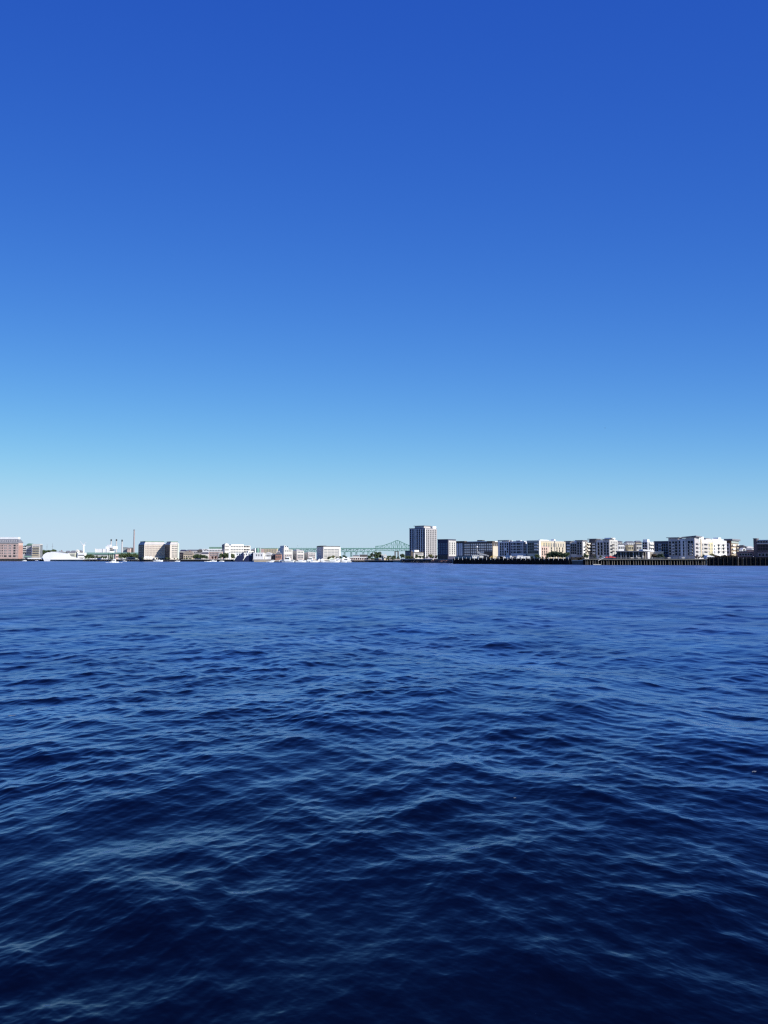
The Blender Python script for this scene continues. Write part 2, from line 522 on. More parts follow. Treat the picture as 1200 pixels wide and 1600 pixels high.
# ------------------------------------------------------------------ trees
def crown_mesh(kind, seed, m, n):
    """unit-height crown: many leaf-clump faces through several uneven lobes"""
    r = random.Random(seed)
    mb = MB()
    if kind == 'conifer':
        lob = None
    else:
        lob = []
        for i in range(7):
            an = r.uniform(0, 6.28); rr = r.uniform(.05, .30)
            zc = r.uniform(.40, .80) if kind == 'round' else r.uniform(.22, .62)
            lob.append((rr * math.cos(an), rr * math.sin(an), zc, r.uniform(.14, .24)))
        lob.append((0, 0, .62 if kind == 'round' else .45, .27))
    for i in range(n):
        if lob is None:
            z = r.uniform(.08, 1) ** .9
            rad_ = .26 * (1 - z) * (.75 + .25 * math.sin(z * 40)) + .02
            an = r.uniform(0, 6.28); q = r.random() ** .5
            p = Vector((rad_ * q * math.cos(an), rad_ * q * math.sin(an), z))
            sz = r.uniform(.025, .05)
        else:
            lx, ly, lz, lr = lob[r.randrange(len(lob))]
            d = Vector((r.gauss(0, 1), r.gauss(0, 1), r.gauss(0, 1))).normalized() * lr * r.random() ** .4
            p = Vector((lx, ly, lz)) + Vector((d.x, d.y, d.z * .85))
            if p.z < (.16 if kind == 'round' else .03):
                continue
            sz = r.uniform(.034, .066)
        n1 = Vector((r.gauss(0, 1), r.gauss(0, 1), r.gauss(0, 1))).normalized()
        t1 = n1.orthogonal().normalized(); t2 = n1.cross(t1)
        k = r.uniform(.5, .9)
        mb.add([p + t1 * sz, p + t2 * sz * k, p - t1 * sz * .9, p - t2 * sz * k], [(0, 1, 2, 3)])
    return mb.mesh('crown', m)
def trunk_mesh(kind):
    mb = MB()
    top = .9 if kind == 'conifer' else .62
    mb.cyl(0, 0, 0, .3, .028, .020, 8)
    mb.cyl(0, 0, .3, top, .020, .006, 8)
    if kind != 'conifer':
        for an in (0.4, 2.3, 4.4):
            mb.bar((0, 0, .28), (.2 * math.cos(an), .2 * math.sin(an), .55), .016)
    return mb.mesh('trunk', BARK)
PROTO = {}
def tree(px, ybase, ytop, D, label, kind='round', leaf=LEAFA, group=None, wide=1.0, base=None, name='tree', seed=0):
    key = (kind, leaf.name, seed % 3)
    if key not in PROTO:
        PROTO[key] = (crown_mesh(kind, 31 * (seed % 3) + len(kind), leaf, 760 if kind != 'conifer' else 520), trunk_mesh(kind))
    cm, tm = PROTO[key]
    z0 = LAND - .3 if base is None else base
    h = max(1.5, Z(ytop, D) - z0)
    root = thing(name, label, 'tree' if 'tree' in name or 'conifer' in name else 'shrub', (X(px, D), D, z0), R.uniform(0, 6.28), group)
    hh = h / (.97 if kind == 'conifer' else (.98 if kind == 'round' else .80))
    root.scale = (hh * wide, hh * wide, hh)
    for nm, me in (('trunk', tm), ('crown', cm)):
        o = bpy.data.objects.new(nm, me); COL.objects.link(o); o.parent = root
    return root

# ------------------------------------------------------------------ boats
def boat(px, D, L, label, heading=0, cabin='low', hullm=WHITE, top=WHITE, mast=0, stripe=None, group=None, name='motorboat'):
    """hull along +x, bow at +x"""
    root = thing(name, label, 'boat', (X(px, D), D, 0), rad(heading), group)
    b = L * .16; h = L * .13
    sec = [(-.5, .86, 0.0, .95), (-.2, 1.0, 0.0, .92), (.15, .96, .02, 1.0), (.36, .62, .08, 1.12), (.5, .03, .3, 1.25)]
    mb = MB(); v = []; f = []
    for (x, wd, lo_, hi_) in sec:
        for sgn in (-1, 1):
            v += [(x * L, sgn * b * wd, h * hi_), (x * L, sgn * b * wd * .72, -.25 + h * lo_)]
    for i in range(len(sec) - 1):
        a = i * 4; c = a + 4
        f += [(a, a + 1, c + 1, c), (c + 2, c + 3, a + 3, a + 2), (a + 1, a + 3, c + 3, c + 1), (a + 2, a, c, c + 2)]
    f += [(0, 2, 3, 1), (len(v) - 4, len(v) - 3, len(v) - 1, len(v) - 2)]
    mb.add(v, f)
    hu = mb.build('hull', hullm, root)
    if stripe is not None:
        MB().box(-.45 * L, .2 * L, -b * 1.03, b * 1.03, h * .60, h * .76).build('stripe', stripe, hu)
    if cabin:
        ch = {'low': .10, 'mid': .16, 'tall': .22}[cabin] * L
        c = MB().prism([(-.22 * L, h * .9), (.22 * L, h * 1.0), (.10 * L, h * .9 + ch), (-.22 * L, h * .9 + ch)], -b * .7, b * .7).build('cabin', top, root)
        MB().prism([(-.18 * L, h * .9 + ch * .5), (.15 * L, h * .95 + ch * .5), (.115 * L, h * .9 + ch * .86), (-.18 * L, h * .9 + ch * .86)], -b * .73, b * .73).build('cabin_window', GLASS, c)
        if cabin == 'tall':
            MB().box(-.2 * L, .02 * L, -b * .55, b * .55, h * .9 + ch + .02, h * .9 + ch + .07 * L).build('flybridge', top, root)
    if mast:
        m_ = MB().cyl(.05 * L, 0, h, mast, .09, .05, 6)
        m_.build('mast', LTGREY, root)
        bo = MB().cyl(0, 0, 0, L * .42, .14, .12, 6).build('boom', OFFW, root, (.05 * L, 0, h + 1.3))
        bo.rotation_euler = (0, rad(-90), 0)
    return root

# ================================================================== setting
build_water()

def land(name, line, ztop, m, back=3500):
    pts = [(X(p, d), d) for p, d in line] + [(X(line[-1][0], back), back), (X(line[0][0], back), back)]
    o = MB().slab(pts, -2, ztop).build(name, m)
    o['kind'] = 'structure'
    return o
land('ground', [(-420, 1320), (0, 1268), (66, 1250), (131, 1165), (216, 1118), (290, 1095), (397, 1080)], 2.7, GROUND)
land("ground", [(397, 960), (545, 955), (560, 915), (628, 905)], 2.4, SANDY)
land('ground', [(628, 838), (690, 795), (706, 745), (712, 668), (893, 580), (1000, 560), (1107, 540), (1500, 500)], 3.9, GROUND)

def sea_wall(label, p0, d0, p1, d1, ztop, m, cap=PALEBAND, capz=.5, thick=6, rough=True, sd=1):
    a = Vector((X(p0, d0), d0, 0)); c = Vector((X(p1, d1), d1, 0))
    L = (c - a).length
    root = thing('sea_wall', label, 'sea wall', a, math.atan2(c.y - a.y, c.x - a.x))
    r = random.Random(sd)
    mb = MB()
    if rough:                                # dumped rock: a slope of uneven blocks
        n = max(6, int(L / 2.2))
        for i in range(n):
            for k in range(3):
                x = (i + r.random()) * L / n; w_ = r.uniform(.8, 1.7)
                y = -2.6 + k * 1.1 + r.uniform(-.3, .3); z = -.3 + k * ztop * .30
                hh = r.uniform(.7, 1.2) * ztop * .36
                mb.slab([(x - w_, y - .8), (x + w_ * .7, y - 1.0), (x + w_, y + .8), (x - w_ * .8, y + .9)], z, z + hh)
        mb.box(0, L, .2, thick, -1.5, ztop)
    else:
        mb.box(0, L, 0, thick, -1.5, ztop)
        for i in range(int(L / 4)):
            mb.box(i * 4, i * 4 + .35, -.18, 0, -1.5, ztop - .1)
    mb.build('wall', m, root)
    if cap is not None:
        MB().box(-.1, L + .1, -.15, 1.6, ztop, ztop + capz).build('coping', cap, root)
    return root

sea_wall('dark stone quay under the pink mansard roofed block', -300, 1300, 44, 1252, 4.0, ROCK, None, sd=2)
sea_wall('dark quay with trees above it between white ship and big apartment block', 131.5, 1152, 216, 1110, 2.9, ROCK, PALEBAND, .35, sd=3)
sea_wall('dark quay along the foot of the big cream apartment block', 216, 1108, 283, 1090, 2.9, ROCK, None, sd=4)
sea_wall('dark quay in front of the tan house and tree belt', 283.5, 1088, 365, 1072, 2.7, TIMBER, CONC, .5, rough=False, sd=5)
sea_wall('low dark rock bank around the sandy point below the bridge', 553, 908, 612, 895, 2.0, ROCK, SANDY, .5, sd=6)
sea_wall('dark rock bank with pale path below the tall tower', 629, 832, 676, 798, 3.3, ROCK, PALEBAND, .7, sd=7)
sea_wall('broken reddish rubble bank beside the navy cube building', 676.5, 790, 708, 735, 2.9, mat('rubble', (.19, .11, .10), .95, .5, .7), None, sd=8)
sea_wall('short grey concrete wall between the two timber piers', 893.5, 556, 912.5, 549, 2.7, mat('stained_concrete', (.11, .11, .11), .9, .3, .3), PALEBAND, .45, rough=False, sd=9)

# ------------------------------------------------------------------ timber piers
def pier(label, p0, d0, p1, d1, ztop, depth, npile, pilem, fender, sd, rail=None, posts=0):
    a = Vector((X(p0, d0), d0, 0)); c = Vector((X(p1, d1), d1, 0))
    L = (c - a).length
    root = thing('pier', label, 'pier', a, math.atan2(c.y - a.y, c.x - a.x))
    r = random.Random(sd)
    MB().box(0, L, 0, depth, ztop - .7, ztop).build('deck', CONC if not fender else TIMBER, root)
    if fender:
        mb = MB(); x = 0
        while x < L:                          # close-set upright timbers of uneven length
            w_ = r.uniform(.3, .5)
            mb.box(x, min(L, x + w_), -.35 - r.uniform(0, .25), -.01, -1.5, ztop + r.uniform(-.5, .15))
            x += w_ + (r.uniform(.15, .8) if r.random() < .3 else .03)
        mb.box(0, L, -.8, -.61, ztop * .35, ztop * .35 + .4)
        mb.box(0, L, -.8, -.61, ztop * .75, ztop * .75 + .4)
        mb.build('fender_wall', TIMBER, root)
        MB().box(0, L, 1.2, depth, -1.5, ztop - .71).build('bulkhead', TIMBER, root)
    else:
        MB().box(0, L, depth * .55, depth, -1.5, ztop - .71).build('bulkhead', TIMBER, root)
        MB().box(0, L, -.25, -.01, ztop - .62, ztop + .12).build('edge_beam', mat('grey_weathered_beam', (.16, .15, .13), .9, .25, .4), root)
    me = MB().cyl(0, 0, -1.6, 1, .30, .27, 8)
    first = None
    for i in range(npile):
        z1 = (ztop - .75) if not fender else ztop + r.uniform(-.6, .9)
        y = .5 if not fender else -1.05
        if first is None:
            first = MB().cyl(0, 0, -1.6, z1, .30 if not fender else .24, .27 if not fender else .2, 8).build('pile', pilem, root)
            o = first
        else:
            o = first.copy(); COL.objects.link(o); o.parent = root
        o.location = ((i + .5) * L / npile + r.uniform(-.3, .3), y, 0)
        if fender:
            o.scale = (1, 1, r.uniform(.82, 1.06))
    if posts:
        pm = MB().box(-.11, .11, -.11, .11, -1.3, 1.0).mesh('rail_post', LTGREY)
        for i in range(posts):
            o = bpy.data.objects.new('rail_post', pm); COL.objects.link(o); o.parent = root
            o.location = ((i + .5) * L / posts, -1.0, ztop)
    if rail:
        mb = MB()
        n = int(L / 2)
        for i in range(n + 1):
            mb.box(i * L / n - .04, i * L / n + .04, .4, .5, ztop, ztop + 1.1)
        mb.box(0, L, .42, .50, ztop + 1.02, ztop + 1.1); mb.box(0, L, .43, .47, ztop + .5, ztop + .55)
        mb.build('railing', rail, root)
    return root
pier('long dark timber pier with pale rail posts below the charcoal and blue grey blocks', 708.5, 636, 893, 556, 4.5, 14, 34, TIMBER, True, 21, None, 27)
pier('pier on pale open piles in front of the glass pavilion', 912.5, 528, 1107, 512, 4.15, 16, 46, PILE, False, 22, STEEL)
pier('tall black timber pier in front of the dark brick building', 1105, 484, 1330, 452, 5.3, 20, 30, TIMBER, True, 23)
# small white landing pier at the foot of the cream balcony block
rt = thing('landing_pier', 'low white decked landing pier on dark legs beside the white ship', 'pier', (X(43, 1246), 1246, 0), 0)
Lp = X(75, 1246) - X(43, 1246)
MB().box(0, Lp, 0, 9, 3.6, 5.6).build('deck', WHITE, rt)
first = MB().box(-.5, .5, 1, 2, -1.5, 3.59).build('leg', TIMBER, rt); first.location = (1.5, 0, 0)
for i in range(1, 12):
    o = first.copy(); COL.objects.link(o); o.parent = rt; o.location = (1.5 + i * (Lp - 3) / 11, 0, 0)

# ================================================================== far shore, west end
b = Building('apartment_building', 'pink brick block with grey mansard roof and white penthouse', 'building', 1285, 4, -34, 28.5, 35.2, 848, PINKBR, base=3.4)
b.box('brick_bay', mat('faded_red_brick', (.36, .22, .19), .9, .15, .4), .3, b.t - .3, -.35, -.01, 0, b.hy(852))
W0 = b.s; hm = b.hy(848)
mb = MB(); e = .8
mb.add([(-e, -e, hm), (b.t + e, -e, hm), (b.t + e, W0 + e, hm), (-e, W0 + e, hm), (3, 3, hm + 6.2), (b.t - 3, 3, hm + 6.2), (b.t - 3, W0 - 3, hm + 6.2), (3, W0 - 3, hm + 6.2)],
       [(3, 2, 1, 0), (4, 5, 6, 7), (0, 1, 5, 4), (1, 2, 6, 5), (2, 3, 7, 6), (3, 0, 4, 7)])
rf = mb.build('mansard_roof', SLATE, b.root)
for px in lin(-2, 26, 8):
    y = b.uL(px)
    MB().box(.6, 3, y - .8, y + .8, hm + 1.6, hm + 3.6).build('dormer', OFFW, rf)
b.box('penthouse', WHITE, 5, b.t - 2, b.uL(25), W0 - 4, hm + 6.2, hm + 9.6)
b.box('cornice', OFFW, -1.1, -.01, -.5, W0, hm - .9, hm - .1)
b.win('L', [1.2, 3.6], [852.5, 856.3, 860.3, 864.4, 868.6], 1.3, 2.2, GLASS)
b.win('L', [7.0, 9.2, 14.0, 16.2], [852.5, 856.3, 860.3, 864.4], 1.5, 1.9, GLASSL)
b.win('L', [8.2, 15.5, 22.3], [868.9], 4.8, 2.6, GLASS, bars=2)
b.win('L', [22.3], [852.4, 856.3, 860.3, 864.4], 3.6, 2.8, GLASS, bars=1)
b.win('L', [26.4], [852.5, 856.3, 860.3, 864.4, 868.6], .9, 1.6, GLASS)
b.win('R', [30.4, 32.6], [868.4], 1.6, 2.2, GLASS)

b = Building('apartment_building', 'cream and glass block of balconies behind the white landing pier', 'building', 1300, 6, 49.5, 62, 66, 850, OFFW, base=3)
b.box('glass_end', GLASSL, .5, b.t - .5, -.4, -.01, 1, b.h - 1)
b.balcony('L', 50.5, 61, [856.5, 860, 863.4, 866.8], 1.5, CREAM, YELLOW)
b.win('L', lin(51, 61, 5), [854.6, 858.2, 861.8, 865.2], 1.6, 1.9, GLASSL)
b.box('lower_wall', CREAM, -.5, -.01, 0, b.s, 0, b.hy(866))
b = Building('apartment_building', 'low pale wing with dark domed green roof between pink block and cream balconies', 'building', 1310, 6, 35.5, 49, 49.8, 853, LTGREY, base=3)
b.balcony('L', 35.8, 41.5, [856, 859.4, 862.6], 1.6, WHITE, WHITE)
b.win('L', [37, 39.5], [854.5, 858, 861.2, 864.4], 1.8, 2.0, GLASS)
b.win('L', [43.2, 45.2, 47.4], [856, 860, 864], 1.6, 2.2, GLASSL)
mb = MB(); yc = b.uL(44.5); n = 12
mb.prism([(math.cos(math.pi * i / n) * 5.5, b.h + math.sin(math.pi * i / n) * 4.4) for i in range(n + 1)], 0, 8)
dm = mb.build('domed_roof', GREENROOF, b.root); dm.rotation_euler = (0, 0, math.pi / 2); dm.location = (9, yc, 0)
b.box('flat_roof', SLATE, -.6, 10, b.uL(50), b.uL(37.5), b.h, b.h + .8)
aw = thing('awning', 'long dark green awning at the foot of the pale wing', 'awning', (X(36.5, 1288), 1288, 3.2))
w_ = X(48.5, 1288) - X(36.5, 1288)
MB().add([(0, 0, 3.6), (w_, 0, 3.6), (w_, 4, 5.6), (0, 4, 5.6), (0, 0, 3.4), (w_, 0, 3.4), (w_, 4, 5.4), (0, 4, 5.4)],
         [(0, 1, 2, 3), (7, 6, 5, 4), (0, 4, 5, 1), (1, 5, 6, 2), (2, 6, 7, 3), (3, 7, 4, 0)]).build('canopy', GREENROOF, aw)
for i in range(5):
    MB().box(.3 + i * (w_ - .6) / 4 - .1, .3 + i * (w_ - .6) / 4 + .1, .2, .4, -.5, 3.5).build('post', DKSTEEL, aw)

# long white ship
D0 = 1232; x0 = X(66.5, D0); k = X(67.5, D0) - x0
sh = thing('ship', 'long white ship moored beside the landing pier, wheelhouse at its right end', 'ship', (x0, D0, 0))
def zz(py): return Z(py, D0)
mb = MB()
out = [(0, zz(871)), (.6, zz(867.2)), (4.5, zz(864.2)), (8, zz(862.9)), (20, zz(863.2)), (30, zz(864.2)), (37, zz(865)), (40, zz(864.6)), (43.5, zz(869.4)), (52, zz(871.4)), (58, zz(872.4)), (64.5, zz(873.4)), (63.8, -1), (3.5, -1)]
mb.prism([(p * k, z) for p, z in out], 0, 11)
mb.build('hull', mat('ship_white', (.84, .84, .83), .5, .04, .1), sh)
MB().box(4 * k, 62 * k, -.12, -.01, zz(875.2), zz(874.6)).build('rubbing_strake', GREY, sh)
MB().box(12 * k, 36 * k, .5, .6, zz(863.2), zz(862)).build('railing', LTGREY, sh)
h1 = MB().box(38.5 * k, 50 * k, 1, 10, zz(871.4), zz(864.8)).build('wheelhouse', mat('pale_olive_panel', (.50, .50, .40), .7, .12, .3), sh)
for i in range(8):
    xx = (39.6 + i * 1.3) * k
    MB().box(xx, xx + .7 * k, .9, .99, zz(869.5), zz(866.2)).build('window', GLASSL, h1)
h2 = MB().box(54.5 * k, 65 * k, 1.5, 9, zz(872), zz(863.6)).build('deckhouse', WHITE, sh)
MB().box(55 * k, 64.6 * k, 1.38, 1.49, zz(868.2), zz(867)).build('window', GLASS, h2)
MB().box(55.2 * k, 64 * k, 1.38, 1.49, zz(872), zz(871.1)).build('railing', TAN, h2)
MB().prism([(52.4 * k, zz(873)), (54 * k, zz(873)), (53.6 * k, zz(862.2)), (52.8 * k, zz(862.2))], 3, 6).build('mast_house', WHITE, sh)
MB().cyl(51.6 * k, 4, zz(872), zz(866), .5, .4).build('bollard', DKSTEEL, sh)
MB().cyl(53.2 * k, 4.5, zz(862.3), zz(857.5), .25, .12).build('mast', STEEL, sh)

# wind turbine beyond the ship
wt = thing('wind_turbine', 'small white wind turbine standing beyond the white ship', 'wind turbine', (X(130.3, 1700), 1700, 2.7))
hz = Z(852.6, 1700) - 2.7
MB().cyl(0, 0, 0, hz, 2.2, 1.2, 14).build('tower', WHITE, wt)
MB().box(-1.4, 1.4, -3, 5, hz - .2, hz + 2.2).build('nacelle', WHITE, wt)
for an, ln in ((128, 11.5), (47, 9.5), (268, 10)):
    a = rad(an); u = Vector((math.cos(a), 0, math.sin(a))); v = Vector((-math.sin(a), 0, math.cos(a)))
    P = Vector((0, -3.3, hz + 1))
    A, Bq = P + u * ln, P
    MB().add([Bq - v * .9, Bq + v * .9, A + v * .25, A - v * .25, Bq - v * .9 + Vector((0, .5, 0)), Bq + v * .9 + Vector((0, .5, 0)), A + v * .25 + Vector((0, .3, 0)), A - v * .25 + Vector((0, .3, 0))],
             [(0, 1, 2, 3), (7, 6, 5, 4), (0, 4, 5, 1), (1, 5, 6, 2), (2, 6, 7, 3), (3, 7, 4, 0)]).build('blade', LTGREY, wt)
MB().cyl(0, 0, 0, 1.6, .9, .5, 10).build('hub', WHITE, wt, (0, -3.2, hz + 1)).rotation_euler = (rad(90), 0, 0)

# small houses on the rise behind the ship
def house(px0, px1, pye, pyr, D, wall, roofm, label, gable=True, base=2.7, wins=2, name='house', cat='house', chim=False):
    w = X(px1, D) - X(px0, D); z1 = Z(pye, D) - base; zr = Z(pyr, D) - base
    root = thing(name, label, cat, (X(px0, D), D, base))
    dp = max(8, w * .8)
    MB().box(0, w, 0, dp, 0, z1).build('wall', wall, root)
    if gable == 'front':
        r = MB().prism([(-.5, z1), (w + .5, z1), (w / 2, zr)], -.4, dp + .4).build('roof', roofm, root)
    elif gable:
        mb = MB(); e = .6
        mb.add([(-e, -e, z1), (w + e, -e, z1), (w + e, dp + e, z1), (-e, dp + e, z1), (w * .12, dp / 2, zr), (w * .88, dp / 2, zr)],
               [(3, 2, 1, 0), (0, 1, 5, 4), (2, 3, 4, 5), (1, 2, 5), (3, 0, 4)])
        r = mb.build('roof', roofm, root)
    else:
        r = MB().box(-.4, w + .4, -.4, dp + .4, z1, max(z1 + .5, zr)).build('roof', roofm, root)
    if chim:
        MB().box(w * .6, w * .6 + 1, dp * .4, dp * .4 + 1, z1, zr + 1.5).build('chimney', REDBR, r)
    nr = max(1, int(z1 / 5))
    for i in range(wins):
        for j in range(nr):
            o = bpy.data.objects.new('window', window_mesh(min(1.6, w / wins * .5), min(1.9, z1 / nr * .6), FRAME, GLASS, 0)); COL.objects.link(o); o.parent = root
            o.location = ((i + .5) * w / wins, -.003, z1 * (j + .55) / nr)
    return root
house(90, 97.5, 863.5, 860.6, 1420, LTGREY, SLATE, 'grey roofed house over the middle of the white ship', chim=True)
house(101.5, 108, 864, 860.4, 1430, GREY, SLATE, 'dark roofed grey house behind the ship near its wheelhouse')
house(109.5, 117, 863.4, 860.2, 1400, OFFW, SLATE, 'white house with broad slate roof over the ship wheelhouse')
house(117.5, 121.5, 862, 858.6, 1440, WHITE, OFFW, 'narrow white gabled house beside the ship mast', gable='front', wins=1)
house(122.2, 127.5, 862.5, 859.6, 1450, GREY, SLATE, 'dark gabled house just before the wind turbine', gable='front')
for px, yt in ((73, 849.8), (81.6, 849)):
    t_ = thing('mast', ('thin grey mast above the dark trees beside the cream block' if px < 80 else 'thin grey mast above the dark trees, nearer the ship houses'), 'mast', (X(px, 1500), 1500, 2.7))
    hh = Z(yt, 1500) - 2.7
    MB().cyl(0, 0, 0, hh, .5, .2, 8).build('pole', STEEL, t_)
    MB().box(-1.6, 1.6, -.1, .1, hh * .8, hh * .8 + .3).build('crossarm', STEEL, t_)
g = 'dark trees behind the white ship'
for i, (px, yt) in enumerate(((68.5, 860.5), (71, 858.6), (74.5, 859.2), (78, 858.2), (81.5, 857.8), (84.5, 858.6), (87.5, 860.6), (94, 862), (99.5, 862.2), (128.5, 861.8), (123.5, 862))):
    tree(px, 866, yt, 1380 + (i % 3) * 12, 'round dark green tree rising behind the white ship', 'round', LEAFA, g, 1.0, 2.7, seed=i)

# long green-roofed shed
b = Building('shed', 'long low shed with green metal roof behind the tree belt', 'shed', 1330, 1, 133, 222, 222.3, 866.2, mat('pale_green_wall', (.42, .47, .38), .8, .1, .1), base=2.7)
MB().add([(-1, -.2, b.h), (b.t + 14, -.2, b.h), (b.t + 14, b.s + .5, b.h), (-1, b.s + .5, b.h), (7, -.2, b.hy(863.2)), (7, b.s + .5, b.hy(863.2))],
         [(3, 2, 1, 0), (0, 4, 5, 3), (4, 1, 2, 5), (0, 1, 4), (2, 3, 5)]).build('roof', GREENROOF, b.root)
b.win('L', lin(148, 168, 9), [868.2], 2.4, 3.4, GLASSL)
b.box('loading_wall', WHITE, -.6, -.01, b.uL(171), b.uL(140), 0, b.hy(868.2))
# power plant
b = Building('industrial_building', 'blank white industrial hall stepped up to a taller end beside three chimneys', 'building', 1700, 3, 149, 171, 178.5, 857.6, WHITE, base=2.7)
b.box('tall_end', WHITE, 2, b.t * .9, -8, b.s * .32, b.h, b.hy(853.5))
b.box('corner_tower', LTGREY, 5, 14, 2, 8, b.hy(853.5), b.hy(851))
for px in (148.6, 160.5, 166.5):
    y = b.uL(px); b.box('pilaster', LTGREY, -.7, -.01, y - .5, y + .5, 0, b.hy(856.6))
b.win('L', [172, 174.5], [856.8, 860], 2.2, 2.4, GLASS, out=.01)
for px, yt, sh_ in ((173.2, 842.6, 'behind the white hall'), (181.4, 842.4, 'midway between its two fellows'), (190.2, 843.2, 'beside the dark green tank house')):
    c = thing('chimney', 'slim grey chimney with dark cap, ' + sh_, 'chimney', (X(px, 2100), 2100, 2.7), 0, 'three slim power plant chimneys')
    hh = Z(yt, 2100) - 2.7
    MB().cyl(0, 0, 0, hh - 5, 2.1, 1.35, 14).build('shaft', GREY, c)
    MB().cyl(0, 0, hh - 5, hh, 1.9, 1.9, 14).build('cap', DKSTEEL, c)
c = thing('chimney', 'tallest chimney, pink brown masonry stack beside the big apartment block', 'chimney', (X(208.9, 2000), 2000, 2.7))
hh = Z(827.3, 2000) - 2.7
MB().cyl(0, 0, 0, hh - 3, 2.3, 1.5, 18).build('shaft', REDSTK, c)
MB().cyl(0, 0, hh - 3, hh, 1.8, 1.8, 18).build('cap', SLATE, c)
house(192, 198.2, 856.2, 855.2, 1800, TEAL, SLATE, 'dark green box shaped plant house beside the third chimney', gable=False, wins=0, name='plant_building', cat='building')
house(198.3, 203, 857, 855.8, 1790, PINKBR, SLATE, 'pinkish plant house between two dark boxes', gable=False, wins=2, name='plant_building', cat='building')
house(203.1, 206.4, 856.4, 855.4, 1810, CHAR, SLATE, 'narrow dark plant house at the foot of the tallest chimney', gable=False, wins=0, name='plant_building', cat='building')

# trees and low things along that shore
g = 'trees along the quay before the green roofed shed'
for i, px in enumerate((134, 137.5, 141, 144.5, 148, 151.5, 155, 158.5, 162, 165.5)):
    tree(px, 876, (867.2, 866, 865.6, 866.6, 868.4, 868, 868.6, 868.2, 868.8, 868)[i], 1180 + (i % 2) * 14, 'rounded dark green tree on the quay before the green roofed shed', 'round', (LEAFB, LEAFA)[i % 2], g, 1.05, 2.5, seed=i)
for i, (px, yt) in enumerate(((169.8, 865), (172.6, 866.2), (175.2, 864.6))):
    tree(px, 876, yt, 1178, 'narrow dark conifer in the clump behind the moving white motorboat', 'conifer', LEAFD, 'three conifers behind the motorboat', .9, 2.5, name='conifer', seed=i)
g = 'trees between the pink wall and the big apartment block'
for i, px in enumerate((187, 190.5, 194, 197.5, 201, 204.5, 208, 211.5, 214.5)):
    tree(px, 872, (864.6, 864, 863.4, 863.8, 863.2, 864, 864.4, 864.2, 865.4)[i], 1190 + (i % 2) * 12, 'leafy green tree between the pink wall and the big apartment block', 'round', (LEAFB, LEAFA, LEAFB)[i % 3], g, 1.1, 2.5, seed=i + 1)
b = Building('pump_house', 'small pink brick pump house with a dark shaded end on the quay', 'building', 1150, 52, 178.2, 180.4, 185, 866.2, PINKBR, base=2.7, roof=SLATE)
b.win('R', [182, 184], [870], 1.4, 2.2, GLASS)
b = Building('low_building', 'low pinkish building with pale roof beneath leafy trees', 'building', 1145, 50, 197.5, 199, 211, 871.2, PINKBR, base=2.7, roof=PALEBAND)
b.win('R', lin(200, 210, 6), [873], 1.3, 1.4, GLASS)
for i, (px, m_, lb) in enumerate(((187.5, WHITE, 'white van parked on the quay beside the pink pump house'), (191.5, LTGREY, 'grey van parked between the pump house and the low pinkish building'), (149.5, WHITE, 'white van parked before the green roofed shed'), (155, BLUECANVAS, 'blue van parked before the green roofed shed'))):
    v = thing('parked_van', lb, 'van', (X(px, 1140), 1140, 2.75), 0, None)
    MB().prism([(-2.6, .5), (2.6, .5), (2.6, 1.3), (1.9, 1.5), (1.3, 2.3), (-2.6, 2.3)], -1, 1).build('body', m_, v)
    MB().box(-2.0, 1.2, -1.04, -1.0, 1.5, 2.05).build('window', GLASS, v)
    for x in (-1.6, 1.6):
        for y in (-.95, .75):
            MB().cyl(0, 0, 0, .2, .42, .42, 10).build('wheel', TIMBER, v, (x, y + .2, .42)).rotation_euler = (rad(90), 0, 0)

# ------------------------------------------------------------------ big cream apartment block
b = Building('apartment_block', 'big cream seven storey block with dark shaded ends and mansard top', 'building', 1120, 58, 216.2, 225.2, 258.5, 851, mat('warm_cream_panel', (.56, .51, .45), .85, .1, .15), base=2.7, group=None)
hw = b.hy(851); e = .5; ht = b.hy(846.4)
def mans(bb, x0, x1, y0, y1, z0, z1, i):
    MB().add([(x0 - e, y0 - e, z0), (x1 + e, y0 - e, z0), (x1 + e, y1 + e, z0), (x0 - e, y1 + e, z0), (x0 + i, y0 + i, z1), (x1 - i, y0 + i, z1), (x1 - i, y1 - i, z1), (x0 + i, y1 - i, z1)],
             [(3, 2, 1, 0), (4, 5, 6, 7), (0, 1, 5, 4), (1, 2, 6, 5), (2, 3, 7, 6), (3, 0, 4, 7)]).build('mansard_roof', GREY, bb.root)
    return MB().box(x0 + i - .5, x1 - i + .5, y0 + i - .5, y1 - i + .5, z1, z1 + .9).build('roof_edge', GREENROOF, bb.root)
mans(b, 0, b.t, 0, b.s, hw, ht, 2.2)
b.win('R', lin(226.5, 257, 13), [853.6, 856.6, 859.6, 862.6, 865.6, 868.4], 1.5, 1.7, mat('pale_pink_glass', (.30, .26, .25), .3, .2, .5), TAN)
b.box('shade_panel', CHAR, -.3, -.01, .1, b.s, 0, b.h - .2)  # shade of the end wall painted on as a dark panel
b.win('L', [218, 220.5, 223], [853.6, 857.4, 861.2, 865, 868.6], 2.0, 1.8, GLASSL, out=.3)
b.box('string_course', PINKBR, .6, b.t * .45, -.12, -.01, b.hy(854.9), b.hy(854.5))
b.box('arcade', OFFW, b.uR(240), b.uR(258.6), -6, -.2, 0, b.hy(871.2))
for px in lin(241.5, 257.5, 5):
    b.box('arcade_window', GLASS, b.uR(px) - 1.0, b.uR(px) + 1.0, -6.15, -6.01, .6, 2.6)
b = Building('apartment_block', 'narrower cream block with dark end, joined beside the tan house', 'building', 1112, 58, 257.8, 265.4, 279.6, 851, mat('warm_cream_panel', (.56, .51, .45), .85, .1, .15), base=2.7)
hw = b.hy(851); ht = b.hy(846.8)
